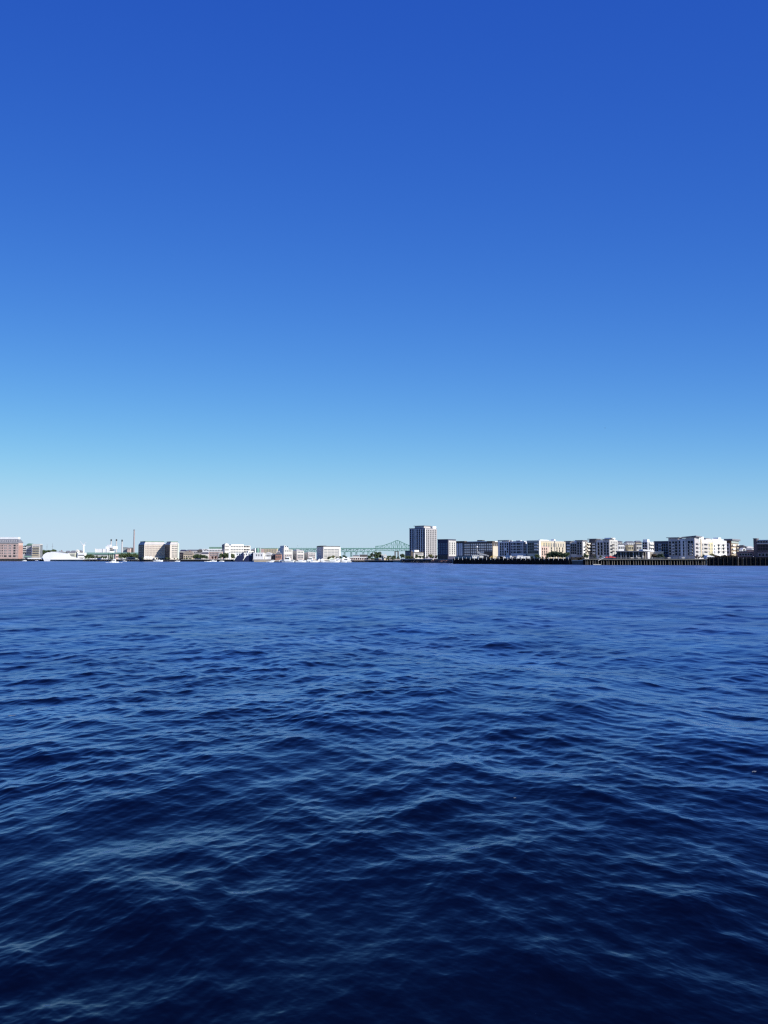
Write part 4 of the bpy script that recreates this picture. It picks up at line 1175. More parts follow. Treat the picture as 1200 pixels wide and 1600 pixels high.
b = Building('low_building', 'pale stone low building with dark eaves before the tower, white box on its roof', 'building', 835, 70, 645.4, 646.6, 661.4, 863.2, PALEBAND, base=3.6, roof=CHAR, eave=.6)
b.box('roof_box', WHITE, 1, b.uR(655), .5, 6, b.h + .6, b.hy(859.4))
b.win('R', lin(648, 660.5, 6), [865.6, 869.4], 1.2, 1.5, GLASSL)
for i, (px, yt, lf, wd_, lb) in enumerate(((627.5, 864.2, LEAFA, 1.1, 'dark rounded tree at the end of the waterfront path by the podium'), (631, 865.4, LEAFB, 1.0, 'green tree close to the podium wall'), (636, 868, LEAFA, 1.3, 'low dark tree before the podium'), (641, 868.2, LEAFB, 1.3, 'low spreading tree between podium and pale low building'),
        (645, 869, LEAFA, 1.2, 'dark bush like tree at the corner of the pale low building'), (651.4, 866.2, LEAFB, 1.2, 'round green tree before the pale low building'), (656, 867.4, LEAFA, 1.1, 'darker tree before the pale low building, nearer the tower corner'), (661.5, 868, LEAFA, 1.1, 'dark tree just under the tower corner'),
        (667, 868.6, LEAFD, .8, 'narrow dark tree before the white side of the tower'), (672.4, 865.2, LEAFC, 1.1, 'yellowing tree before the white side of the tower'), (676.5, 868.4, LEAFB, 1.1, 'green tree between the tower and the navy cube'), (681.5, 867.4, mat('leaf_brownish', (.07, .05, .03), .85, .4, .6), 1.2, 'brownish tree beside the navy cube building'))):
    tree(px, 876, yt, 815 - (15 if px > 665 else 0), lb, 'round', lf, None, wd_, 3.5, seed=i)
for i, px in enumerate((634, 638.5, 643, 648)):
    tree(px, 875, 871.6, 806, 'low shrub along the path below the podium', 'bush', LEAFB, 'shrubs along the path', 1.2, 3.6, name='shrub', seed=i)

# ================================================================== navy cube and charcoal block
b = Building('apartment_building', 'navy cube building with square windows and a white panelled side', 'building', 690, 36, 683.8, 700.0, 712.4, 843.4, NAVY, base=3.9, roof=NAVY, eave=.1)
b.box('white_cladding', mat('white_panel', (0.45, 0.44, 0.42), .7, .07, .2), .9, b.t, -.25, -.01, 2.6, b.h - .6)
b.win('L', lin(684.6, 699.4, 4), lin(848, 866, 5), 1.9, 1.7, mat('blue_grey_glass', (.085, .10, .17), .2, .2, .3, spec=.6), NAVY, 1)
b.win('R', [702.6, 706.4, 710], lin(847, 866.5, 6), 1.2, 1.4, GLASS, out=.25)
b.box('ground_floor', CHAR, -.15, -.01, .5, b.s - .5, 0, b.hy(867.4))
b = Building('apartment_building', 'long charcoal block with rows of pale windows and a bright white corner', 'building', 735, 36, 709.4, 769.6, 778.8, 846.6, CHAR, base=3.9)
BL = b
b.box('parapet', mat('pale_parapet', (.70, .70, .68), .7, .05, .2), 3, b.t, .8, b.uL(727), b.h, b.h + .8)  # off-white strip along the roof
b.box('upper_end', CHAR, -.1, 5, b.uL(726), b.s, b.h, b.h + 1.2)
b.box('upper_corner', CHAR, -.1, 5, -.1, b.uL(761), b.h, b.h + .8)
b.box('plant_room', DKSTEEL, 6, 11, b.uL(749), b.uL(741), b.h + .9, b.hy(843.3))
for i, px in enumerate((711.6, 714.8, 718.6, 721.4)):
    y = b.uL(px)
    b.box('pale_panel', LTGREY, -.2, -.01, y - .85, y + .85, b.hy(868), b.hy(848.2))
b.win('L', [713.2, 716.8, 720, 723.4], lin(848.6, 868, 5), 1.5, 2.2, GLASSL, CHAR)
b.win('L', [727, 730, 733, 736.8, 740, 743, 746.2, 749.6, 752.6, 755.2, 758.4, 762, 765.2, 768], lin(848.6, 868.4, 5), 1.5, 1.5, CURTAIN, GREY)
b.win('R', [772.6, 776], lin(849, 868, 5), 1.3, 1.6, GLASSL)
b.box('cream_cladding', CREAM, .5, b.t, -.2, -.01, 0, b.h - 4)
b.box('dark_base', CHAR, -.3, -.01, 0, b.uL(757), 0, b.hy(861.6))
fn = thing('fence', 'low teal green site fence at the end of the long timber pier', 'fence', (X(710.5, 640), 640, 4.3), math.atan2(-11, 14.5) * .9)
Lf = (X(738, 632) - X(710.5, 640)) / math.cos(.58)
MB().box(0, Lf, 0, .12, .15, 2.0).build('panel', TEAL, fn)
for i in range(9):
    MB().box(i * Lf / 8 - .08, i * Lf / 8 + .08, -.14, -.01, 0, 2.2).build('post', DKSTEEL, fn)
tl = thing('site_cabin', 'long white site cabin on the timber pier beside the lattice crane', 'cabin', (X(737.4, 640), 640, 4.3))
Lw = X(748.6, 640) - X(737.4, 640)
MB().box(0, Lw, 0, 3, .3, 2.6).build('body', WHITE, tl); MB().box(.8, Lw + .2, -.3, 3.2, 2.61, 2.9).build('roof', OFFW, tl)
for q in (.2, .5, .75):
    MB().box(Lw * q, Lw * q + .8, -.05, -.01, 1.2, 2.0).build('window', GLASS, tl)
cr = thing('crane', 'lattice boom crane lowered over the timber pier before the charcoal block', 'crane', (X(752, 640), 640, 4.3))
MB().box(-1.6, 1.6, -1.2, 1.2, .9, 2.4).build('body', YELP if False else OFFW, cr)
MB().box(-2.0, 2.0, -1.6, -.9, 0, .9).build('track', DKSTEEL, cr); MB().box(-2.0, 2.0, .9, 1.6, 0, .9).build('track', DKSTEEL, cr)
mb = MB()
p0, p1 = Vector((X(745.6, 640) - cr.location.x, 0, Z(863.4, 640) - 4.3)), Vector((X(763.5, 640) - cr.location.x, 0, Z(868.6, 640) - 4.3))
for o_ in ((0, -.4, .35), (0, .4, .35), (0, 0, -.4)):
    mb.bar(p0 + Vector(o_), p1 + Vector(o_), .16)
for i in range(12):
    q0, q1 = p0.lerp(p1, i / 12), p0.lerp(p1, (i + 1) / 12)
    mb.bar(q0 + Vector((0, -.4, .35)), q1 + Vector((0, 0, -.4)), .1); mb.bar(q0 + Vector((0, 0, -.4)), q1 + Vector((0, .4, .35)), .1)
mb.build('boom', LTGREY, cr)
mb = MB(); mb.bar((0, 0, 2.4), (p0.x, 0, p0.z + 2.2), .16); mb.bar((p0.x, 0, p0.z), (p0.x, 0, p0.z + 4.4), .2); mb.build('mast', OFFW, cr)
MB().cyl(p0.x, 0, p0.z + 4.4, p0.z + 5.6, .9, .15, 8).build('mast_head', WHITE, cr)
ar = thing('arch', 'yellow painted arched frame on the timber pier before the cream end wall', 'frame', (X(765.4, 630), 630, 4.3))
mb = MB(); Wa = X(776, 630) - X(765.4, 630)
for i in range(10):
    a0, a1 = math.pi * i / 10, math.pi * (i + 1) / 10
    mb.bar((Wa / 2 - math.cos(a0) * Wa / 2, 0, math.sin(a0) * 2.2), (Wa / 2 - math.cos(a1) * Wa / 2, 0, math.sin(a1) * 2.2), .35)
mb.build('hoop', YELP, ar); MB().box(.4, Wa - .4, -.1, .1, 1.0, 1.2).build('tie_bar', YELP, ar)

# ================================================================== blue grey block and its cream neighbour
b = Building('apartment_building', 'blue grey block with an open pergola end and a raised centre parapet', 'building', 655, 42, 778.2, 821.6, 824, 846.4, BLUEGREY, base=3.9)
b.box('pergola_beam', SLATE, -.1, 5, b.uL(795.5), b.s, b.hy(844), b.hy(843.2))
for px in (778.6, 781.2, 784.6, 788, 791.4, 795):
    y = b.uL(px); b.box('pergola_post', BLUEGREY, -.1, .5, y - .4, y + .4, b.h, b.hy(844))
b.box('terrace_wall', WHITE, 4, 6, b.uL(796), b.s - 1, b.h, b.hy(844.3))
b.box('centre_parapet', BLUEGREY, -.12, 2, b.uL(813.6), b.uL(806.6), b.h, b.hy(844.2))
b.box('end_parapet', BLUEGREY, -.12, 2, b.uL(819.6), b.uL(798), b.h, b.h + .6)
b.box('painted_recess', NAVY, -.05, -.01, b.uL(798), b.uL(795.4), 0, b.h)  # flat navy strip drawn on the wall in place of a recess
b.win('L', [782.6, 786, 789.8, 793.2], lin(847.6, 868, 5), 1.5, 1.9, GLASS, BLUEGREY, skip=.1)
b.win('L', [800, 808.4], lin(847.4, 865, 4), 1.5, 1.8, GLASS, LTGREY)
b.win('L', [804.2, 811.8], lin(847.4, 865, 4), 2.5, 1.8, GLASS, LTGREY, 1)
b.win('L', [815.6], lin(847.4, 865, 4), .9, 1.8, GLASS, LTGREY)
b.win('L', [818.8, 820.8], lin(847.4, 865, 4), 1.1, 2.2, GLASS, BLUEGREY)
b = Building('apartment_building', 'teal grey block of dark windows with a long sunlit cream and brick side', 'building', 640, 40, 823.4, 842.2, 884, 844.9, TEAL, base=3.9)
b.box('roof_edge', LTGREY, -.2, b.t, -.2, b.s, b.h, b.h + .35)
b.win('L', lin(825, 841, 5), lin(847.4, 865, 4), 1.5, 2.0, GLASS, TEAL)
b.balcony('L', 836, 841.4, [850.4, 855, 859.6], 1.2, LTGREY, LTGREY)
b.box('white_return', OFFW, 0, b.uR(845), -.25, -.01, 2, b.h - .3)
b.box('cream_upper', CREAM, b.uR(845.2), b.t, -.2, -.01, b.hy(853.6), b.h - .2)
b.box('yellow_band', YELLOW, b.uR(845.4), b.uR(860), -.26, -.201, b.hy(852), b.hy(847.4))
b.box('brick_lower', PINKBR, b.uR(845.2), b.uR(857.2), -.2, -.01, 0, b.hy(853.7))
b.box('cream_lower', CREAM, b.uR(857.3), b.t, -.19, -.01, 0, b.hy(853.7))
b.box('downpipe', SLATE, b.uR(866), b.uR(866.9), -.5, -.27, 6, b.h + .5)
b.box('white_parapet', WHITE, b.uR(846), b.uR(859), 1, 3, b.h + .35, b.h + 1.0)
b.win('R', lin(848, 882, 9), [849.6, 852.4], 1.5, 1.3, GLASSL, CREAM, out=.26)
b.win('R', [847.6, 850.8, 854], [857.4, 862, 866], 1.6, 1.8, GLASS, TAN, out=.2)
b.win('R', [861.4, 870, 874, 879], [856.4, 860.5], 1.8, 1.9, GLASS, CREAM, out=.2)
b.box('roof_hut', WHITE, b.uR(871), b.uR(873), 3, 6, b.h + .35, b.h + 1.9)
# dark twin-towered block
def capped(bb, name, p0, p1, pyt, pycap, wallm, capm, proud=.6, over=.9, dep=9):
    y0, y1 = sorted((bb.uL(p0), bb.uL(p1)))
    w = MB().box(-proud, dep, y0, y1, 0, bb.hy(pyt)).build(name, wallm, bb.root)
    MB().box(-proud - over, dep + over, y0 - over, y1 + over, bb.hy(pyt), bb.hy(pycap)).build('cap_roof', capm, w)
    return w
b = Building('apartment_building', 'dark slate block with two flat capped towers and sunlit cream balconies', 'building', 612, 40, 884.2, 910.8, 921.6, 847.2, GREY, base=3.9)
capped(b, 'stair_tower', 884.4, 891.8, 845.8, 844.9, mat('slate_blue_panel', (0.3, 0.29, 0.31), .7, .1, .2), SLATE)
capped(b, 'stair_tower', 901.6, 910.6, 844.8, 843.9, mat('slate_blue_panel', (0.3, 0.29, 0.31), .7, .1, .2), SLATE)
b.box('terrace_screen', WHITE, 4, 4.4, b.uL(901.4), b.uL(892), b.h, b.h + 1.4)
b.box('brown_centre', BROWN, -.06, -.01, b.uL(901.4), b.uL(892), 4, b.hy(853.4))
b.win('L', [886.6, 889.6], lin(848, 868, 5), 1.4, 1.7, GLASS, GREY, out=.6)
b.win('L', [904.2, 908.4], lin(847, 867, 5), 1.5, 1.8, GLASS, GREY, out=.6)
b.win('L', [893.8, 896.6, 899.4], lin(849.4, 866, 4), 1.5, 1.6, GLASS, GREY, out=.06)
b.balcony('L', 887.2, 891.4, [852.8, 857.6, 862.4], 1.4, LTGREY, LTGREY)
b.box('cream_cladding', CREAM, .3, b.t, -.2, -.01, 3, b.h - .4)
b.box('white_edge', WHITE, .02, b.uR(914), -.26, -.201, 3, b.h - .2)
b.balcony('R', 911.6, 914.4, [854.4, 859.6, 864.6], 1.6, SLATE, CHAR)
b.balcony('R', 916.6, 920.8, [850.2, 855.4, 860.6], 1.4, BROWN, OFFW)
b.win('R', [915.2, 919], [848.6, 853.4, 858.4, 863.4], 1.2, 1.7, GLASS, out=.26)
b = Building('apartment_building', 'white and slate block with two capped towers and a tall white balcony side', 'building', 612, 40, 920.6, 953.0, 965.2, 843.6, BLUEGREY, base=3.9)
capped(b, 'stair_tower', 921.8, 931.6, 842.4, 841.3, mat('dark_slate_panel', (0.13, 0.12, 0.13), .7, .1, .2), SLATE, over=1.2)
capped(b, 'stair_tower', 943.4, 952.8, 842.8, 842.0, mat('mid_slate_panel', (0.4, 0.385, 0.4), .7, .1, .2), SLATE, over=.8)
b.win('L', [935.6, 940.2], lin(847, 867.4, 4), 1.7, 2.4, GLASS, LTGREY)
b.win('L', [924.4, 928.6], lin(847, 867, 5), 1.4, 1.7, GLASS, GREY, out=.6)
b.win('L', [946, 950.4], lin(847, 867, 5), 1.4, 1.7, GLASS, GREY, out=.6)
b.balcony('L', 927, 931.4, [851, 855.6, 860.4, 865.2], 1.4, LTGREY, LTGREY)
b.box('white_cladding', mat('white_panel', (0.45, 0.44, 0.42), .7, .07, .2), .3, b.t, -.2, -.01, 2.8, b.h - .2)
b.balcony('R', 953.6, 957.4, [852.2, 857.4, 862.4], 1.8, SLATE, CHAR)
b.win('R', [956, 959.4, 962.6], [847.4, 852, 856.8, 861.6, 866], 1.3, 1.5, GLASS, out=.2)
b.box('roof_stair', WHITE, 6, b.t * .95, 1.5, 7, b.h, b.hy(839.9))
b.box('roof_vent', DKSTEEL, 5, 8, .2, 1.4, b.hy(841.2), b.hy(840.2))
# hedges and dark trees at their feet
g = 'dark trees at the foot of the cream and brick side'
for i, px in enumerate((857.5, 860.5, 864, 868, 872, 876, 880, 883)):
    tree(px, 874, (863.6, 861.6, 860.8, 861.4, 862.4, 862, 863.2, 862.6)[i], 588 + i % 2 * 6, 'dark shaded tree at the foot of the cream and brick side', 'round', (LEAFD, LEAFA)[i % 2], g, 1.25, 3.7, seed=i)
for i, (px, yt, lb) in enumerate(((838, 865, 'leafy tree at the corner of the teal grey block'), (841.6, 866.4, 'smaller leafy tree under the white return of the cream side'), (848, 869, 'low tree before the brick base'), (853, 868.6, 'low spreading tree before the brick base, beside the dark ones'),
        (831, 868.6, 'small dark tree below the teal grey block'), (913.5, 865, 'green tree below the cream balconies'), (917, 866, 'second green tree below the cream balconies, nearer the dark capped tower'), (930, 868.6, 'small tree at the foot of the darkest capped tower'), (938.5, 867.6, 'small tree below the paired windows of the white and slate block'))):
    tree(px, 874, yt, 575, lb, 'round', LEAFB if i % 2 == 0 else LEAFA, None, 1.1, 3.8, seed=i)
g = 'low shrubs above the grey wall between the piers'
for i, px in enumerate((894, 897, 900.5, 904, 907.5, 911)):
    tree(px, 875, 869.6 + .5 * (i % 2), 562, 'low brownish shrub above the grey wall between the piers', 'bush', mat('leaf_brownish', (.07, .05, .03), .85, .4, .6), g, 1.1, 3.4, name='shrub', seed=i)
for i, (p0, p1, yt, lb) in enumerate(((797, 799.4, 868.4, 'small white kiosk on the timber pier below the blue grey block'), (808.2, 817.6, 868.2, 'long white marquee on the timber pier below the blue grey block'), (817.8, 828.4, 869.2, 'lower white marquee adjoining the long one'))):
    t_ = thing('marquee' if i else 'kiosk', lb, 'marquee' if i else 'kiosk', (X(p0, 606), 606, 4.2))
    L = X(p1, 606) - X(p0, 606); h_ = Z(yt, 606) - 4.2
    MB().box(0, L, 0, 4, .05, h_ * .72).build('wall', WHITE, t_)
    MB().prism([(-.2, h_ * .72 + .01), (L + .2, h_ * .72 + .01), (L * .93, h_), (L * .07, h_)], -.2, 4.2).build('roof', WHITE, t_)
    MB().box(L * .4, L * .4 + .9, -.06, -.01, .05, h_ * .6).build('door', SLATE, t_)
for i, (px, m_, lb) in enumerate(((781, SLATE, 'dark van parked before the pergola end'), (785.5, LTGREY, 'pale grey van parked before the pergola end'), (804, GREY, 'grey van between white kiosk and long marquee'))):
    v = thing('parked_van', lb, 'van', (X(px, 612), 612, 4.0), 0, None)
    MB().prism([(-2.4, .5), (2.4, .5), (2.4, 1.3), (1.8, 1.5), (1.2, 2.2), (-2.4, 2.2)], -1, 1).build('body', m_, v)
    MB().box(-1.9, 1.1, -1.04, -1.01, 1.4, 2.0).build('window', GLASS, v)
    for x in (-1.5, 1.5):
        MB().cyl(0, 0, 0, .2, .4, .4, 10).build('wheel', TIMBER, v, (x, -.85, .4)).rotation_euler = (rad(90), 0, 0)
rt = thing('tent', 'red canopy tent on the open piled pier below the tall white balcony side', 'tent', (X(953, 526), 526, 4.15))
for i, (dx, s_, h_) in enumerate(((-2.2, 1.5, 1.75), (0.3, 1.9, 2.3), (2.6, 1.4, 1.6))):
    MB().add([(dx - s_, -s_, h_ * .4), (dx + s_, -s_, h_ * .4), (dx + s_, s_, h_ * .4), (dx - s_, s_, h_ * .4), (dx, 0, h_)], [(3, 2, 1, 0), (0, 1, 4), (1, 2, 4), (2, 3, 4), (3, 0, 4)]).build('canopy', REDC, rt)
    MB().cyl(dx, 0, 0, h_ * .9, .06, .06, 6).build('pole', LTGREY, rt)
mb = MB(); gw = thing('gangway', 'pale sloping gangway dropping through the open piled pier', 'gangway', (X(934, 526), 526, 4.2))
Lg = X(944.5, 526) - X(934, 526)
MB().prism([(0, -1.3), (Lg, .9), (Lg, 1.2), (0, -1.0)], -1.4, -.3).build('ramp', PALEBAND, gw)
MB().prism([(0, -.2), (Lg, 2.0), (Lg, 2.1), (0, -.1)], -1.4, -1.3).build('handrail', LTGREY, gw)
bo = thing('floating_dock', 'small grey floating dock under the foot of the sloping gangway', 'dock', (X(926, 523), 523, 0))
MB().box(0, 5, -1.5, 1.2, .1, .6).build('deck', CONC, bo); MB().cyl(.4, 1.5, -1, 3, .15, .15, 8).build('pile', PILE, bo)

# ================================================================== houses behind the pavilion
house(966.5, 975.4, 850.6, 849.6, 640, WHITE, SLATE, 'white three storey house behind the pavilion, nearest the balcony side', gable=False, wins=3, base=3.9)
house(975.8, 981, 851, 848.6, 655, LTGREY, SLATE, 'grey house with low roof between the white and the yellow house', wins=2, base=3.9)
house(982, 990, 851.6, 851, 640, YELLOW, OFFW, 'pale yellow house behind the pavilion', gable=False, wins=3, base=3.9)
house(990.4, 994.6, 852.6, 851, 650, mat('plum_wall', (.20, .13, .14), .85, .1, .3), SLATE, 'plum coloured house squeezed beside the yellow one', gable=False, wins=2, base=3.9)
house(995, 1003, 851.2, 850.2, 640, OFFW, SLATE, 'off white house behind the white canopy end of the pavilion', gable=False, wins=3, base=3.9)
house(964, 973, 846.6, 844.9, 700, GREY, SLATE, 'grey rooftop house rising over the white three storey house', wins=3, base=3.9)
house(980, 992, 847, 845.4, 705, LTGREY, SLATE, 'grey house with hipped slate roof rising over the yellow house', wins=4, base=3.9)
house(994.6, 1003.2, 847.2, 844.6, 710, TAN, SLATE, 'tan house with slate roof rising over the off white house', wins=3, base=3.9)
b = Building('apartment_building', 'pale stepped apartment house with white roof hut behind the canopy', 'building', 660, 42, 1004, 1012.4, 1024, 846.4, LTGREY, base=3.9)
b.box('white_cladding', WHITE, b.t * .3, b.t, -.2, -.01, b.hy(852), b.h - .1)
b.box('roof_hut', WHITE, 2, 6, 1, 5, b.h, b.hy(842.6))
b.balcony('R', 1014, 1022, [850.6, 855.6], 1.6, OFFW, OFFW)
b.win('R', [1014.4, 1017.6, 1021], [848.6, 853.4, 858], 1.3, 1.6, GLASS, out=.2)
b.win('L', [1006, 1009.6], [849, 853, 857.4], 1.5, 1.6, GLASS)
# glass pavilion
b = Building('pavilion', 'long dark glass pavilion with flat roof and slim mullions on the pier', 'building', 556, 20, 963.6, 1004.6, 1008, 862.2, GLASS, base=4.0)
b.box('roof', SLATE, -1.2, b.t + 1.2, -1.2, b.s + .6, b.h, b.h + .7)
for i, px in enumerate((965.5, 970.4, 974.6, 978.2, 983.6, 989.6, 994, 998.4, 1003.6)):
    y = b.uL(px); b.box('mullion', LTGREY if i % 2 else STEEL, -.3, -.01, y - .16, y + .16, 0, b.h)
b.box('sill', STEEL, -.25, -.01, 0, b.s, .7, 1.0)
cv = thing('canopy', 'white roofed open canopy joined to the end of the glass pavilion', 'canopy', (X(1004.8, 566), 566, 4.0))
Lc = X(1020.4, 566) - X(1004.8, 566); hc = Z(861.2, 566) - 4.0
MB().prism([(0, hc + .4), (Lc, hc - .5), (Lc, hc + .2), (Lc * .3, hc + 1.2), (0, hc + 1.3)], 0, 9).build('roof', WHITE, cv)
for i in range(5):
    MB().box(.4 + i * (Lc - .8) / 4 - .12, .4 + i * (Lc - .8) / 4 + .12, .5, .75, 0, hc - .55).build('post', GREY, cv)
MB().box(.6, Lc * .6, 5, 5.3, 0, hc - .6).build('back_wall', CHAR, cv)
b = Building('low_building', 'low cream and white building between canopy and dark wing, shrubs before it', 'building', 574, 8, 1015.6, 1036.6, 1037, 862.8, CREAM, base=4.0, roof=PALEBAND)
b.box('white_part', WHITE, -.3, -.01, b.uL(1036.4), b.uL(1023.5), 1, b.h - .3)
b.win('L', [1018, 1021.4, 1027, 1031, 1034.4], [865.8], 1.2, 1.5, GLASS, out=.3)
for i, (px, yt, lb) in enumerate(((1021, 864.6, 'bronze leaved tree before the low cream building'), (1026.4, 867, 'dark shrub tree before the white part of the low building'), (1029.6, 866.2, 'dark tree before the white part of the low building'), (1033, 864.4, 'tallest dark tree at the end of the low cream building'), (1036.4, 867.4, 'dark shrub tree against the dark wing'))):
    tree(px, 873, yt, 556, lb, 'round', LEAFD if i else mat('leaf_bronze', (.09, .06, .03), .85, .4, .6), None, 1.2, 3.9, seed=i)
for i, (px, lb) in enumerate(((995, 'slim white figure of a folded parasol before the pavilion glass'), (1004.6, 'folded pale parasol at the pavilion end'))):
    p_ = thing('folded_parasol', lb, 'parasol', (X(px, 530), 530, 4.15))
    MB().cyl(0, 0, 0, 2.6, .05, .05, 8).build('pole', LTGREY, p_); MB().cyl(0, 0, 1.0, 2.7, .28, .05, 8).build('canopy', WHITE, p_)
for i, (px, lb) in enumerate(((988, 'pale bench on the pier before the pavilion middle'), (999, 'pale bench on the pier between the two folded parasols'), (1046, 'pale bench on the pier below the slate towers'), (1068, 'pale bench on the pier below the blue grey bay'))):
    p_ = thing('bench', lb, 'bench', (X(px, 529), 529, 4.15))
    MB().box(-1, 1, 0, .5, .42, .5).build('seat', PALEBAND, p_); MB().box(-1, 1, .5, .56, .5, .95).build('backrest', PALEBAND, p_)
    for x in (-.85, .85):
        MB().box(x - .05, x + .05, .05, .45, 0, .42).build('leg', DKSTEEL, p_)

# ================================================================== big slate complex
b = Building('apartment_building', 'dark blue wing with shaded balconies behind the low cream building', 'building', 590, 44, 1022.4, 1045.4, 1047.5, 846.4, mat('dark_blue_panel', (0.1, 0.095, 0.12), .7, .12, .2), base=3.9, roof=SLATE)
b.win('L', lin(1026, 1044, 5), lin(849.4, 866, 4), 1.6, 1.8, GLASS, GREY)
b.balcony('L', 1030, 1035, [852, 856.4, 861], 1.3, GREY, GREY)
b = Building('apartment_building', 'largest slate block with capped tower, rounded bay and wing roof, long sunlit balcony side', 'building', 560, 40, 1045, 1085.0, 1136, 842.2, BLUEGREY, base=3.9)
BG = b
capped(b, 'stair_tower', 1045.4, 1060.2, 840.0, 839.1, mat('mid_slate_panel', (0.4, 0.385, 0.4), .7, .1, .2), SLATE, over=1.2)
# rounded bay
mb = MB(); y0, y1 = b.uL(1072.4), b.uL(1061); ym = (y0 + y1) / 2; hb = b.hy(842.4)
mb.slab([(4, y0), (4, y1)] + [(-.5 - 1.2 * math.sin(math.pi * i / 8), y1 + (y0 - y1) * i / 8) for i in range(9)], 0, hb)
mb.build('rounded_bay', mat('pale_blue_grey', (0.56, 0.545, 0.56), .7, .1, .2), b.root)
mb = MB(); mb.slab([(4, y0 + .6), (4, y1 - .6)] + [(-.2 - .9 * math.sin(math.pi * i / 8), y1 - .6 + (y0 - y1 + 1.2) * i / 8) for i in range(9)], hb, b.hy(841.2))
mb.build('bay_top', SLATE, b.root)
b.win('L', [1064, 1068.8], lin(844.8, 868.4, 5), 1.6, 2.2, GLASS, LTGREY, out=1.5)
# wing-roofed tower
y0, y1 = 0, b.uL(1072.6)
wt_ = MB().box(-.6, 9, -.6, y1, 0, b.hy(840.4)).build('stair_tower', mat('mid_slate_panel', (0.4, 0.385, 0.4), .7, .1, .2), b.root)
mb = MB(); ze, zp = b.hy(839.2), b.hy(836.9)
mb.add([(-2, -2.2, b.hy(838.4)), (10, -3, ze - .1), (10, y1 + 2.6, ze - .3), (-2, y1 + 2.6, ze - .3), (-2, -2.2, b.hy(836.9)), (10, -3, ze + .5), (10, y1 + 2.6, ze + .2), (-2, y1 + 2.6, ze + .2)],
       [(3, 2, 1, 0), (4, 5, 6, 7), (0, 1, 5, 4), (1, 2, 6, 5), (2, 3, 7, 6), (3, 0, 4, 7)])
mb.build('wing_roof', SLATE, wt_)
MB().box(-.5, 8.8, -.5, y1 - .1, b.hy(840.4), b.hy(839.3)).build('clerestory', mat('mid_slate_panel', (0.4, 0.385, 0.4), .7, .1, .2), wt_)
b.win('L', [1047.8, 1053, 1057.4], lin(845, 868, 5), 1.5, 1.7, GLASS, GREY, out=.6)
b.win('L', [1077.6, 1082], lin(844.6, 868, 5), 1.7, 1.9, GLASS, GREY, out=.6)
b.balcony('L', 1051, 1055.4, [851.4, 856.2, 861, 865.6], 1.6, LTGREY, GREY)
b.balcony('L', 1078.6, 1083, [852.4, 857.2, 862, 866.8], 1.6, LTGREY, GREY)
# sunlit side in coloured sections
def sect(bb, p0, p1, y1_, y0_, m, proud, name):
    return bb.box(name, m, bb.uR(p0), bb.uR(p1) - .05, -proud, -.01, bb.hy(y0_), bb.hy(y1_))
def RY(px, py):       # photo row on the receding side -> row as measured at the corner distance
    u = b.uR(px); d = b.D + u * b.Rd.y
    return HORIZON + (py - HORIZON) * d / b.D
def rsect(p0, p1, yt, yb, m, proud, name):
    pm = (p0 + p1) / 2
    return sect(b, p0, p1, RY(pm, yt), RY(pm, yb), m, proud, name)
rsect(1085.6, 1094.2, 840.4, 868, mat('pale_green_grey', (0.44, 0.48, 0.47), .8, .08, .2), .3, 'pale_section')
rsect(1094.4, 1096, 842.6, 870, TAN, .5, 'tan_pilaster')
rsect(1096.2, 1106.4, 847.4, 868.6, mat('white_panel', (.45, .44, .42), .7, .07, .2), .4, 'white_section')
rsect(1106.5, 1114, 847.4, 868.6, mat('pale_lemon', (0.52, 0.47, 0.3), .8, .08, .2), .42, 'lemon_section')
rsect(1114.2, 1134.6, 845, 868.6, LTGREY, .3, 'grey_section')
rsect(1119.6, 1124.6, 849, 864, OFFW, .55, 'white_section')
rsect(1127, 1132.4, 849, 864, OFFW, .55, 'white_section')
def ubox(name, m, p0, p1, yt, yb, y0_, y1_):
    pm = (p0 + p1) / 2
    return b.box(name, m, b.uR(p0), b.uR(p1), y0_, y1_, b.hy(RY(pm, yb)), b.hy(RY(pm, yt)))
ubox('roof_storey', GREY, 1094.6, 1102, 842, 847.2, .8, 8)
ubox('roof_storey', GREY, 1105.4, 1113.8, 841.8, 847.2, .8, 8)
ubox('roof_storey', LTGREY, 1114.4, 1133.6, 842.4, 846, .8, 8)
ubox('stair_hut', WHITE, 1100.6, 1104.4, 838.4, 842.2, 2, 6)
ubox('stair_hut', GREY, 1097.6, 1100.4, 839, 842.2, 2, 6)
ubox('stair_hut', SLATE, 1110.4, 1114, 840.8, 842.2, 2, 6)
ubox('stair_hut', WHITE, 1127.4, 1131.6, 840, 842.6, 2, 6)
def rwin(pxs, pys, w, h, out, pane=GLASS, frame=FRAME):
    for px in pxs:
        b.win('R', [px], [RY(px, q) for q in pys], w, h, pane, frame, out=out)
rwin([1088, 1091.6], [846, 850.6, 855.4, 860, 864.6], 1.3, 1.7, .3, GLASSL)
rwin([1097.6], [851.6, 857.4, 863.4], 1.4, 1.9, .4)
rwin([1108.4, 1112], [852, 857.6, 863.4], 1.5, 1.9, .42, GLASSL)
rwin([1116.4], [853, 858, 863], 1.8, 1.6, .3)
rwin([1122, 1129.8], [852.4, 857.4, 862.6], 2.4, 2.0, .55)
rwin([1119, 1121.6, 1128.6, 1131.6], [845.6], 1.6, 1.4, -.5)
for p0, p1, ys in ((1086.4, 1090.4, (849.8, 855.8, 861.8, 867.4)), (1100, 1105, (850.2, 856.4, 862)), (1120.6, 1124, (851.4, 856.6, 862)), (1128, 1131.4, (851.4, 856.6, 862))):
    b.balcony('R', p0, p1, [RY(p0, q) for q in ys], 1.9, SLATE, GREY)
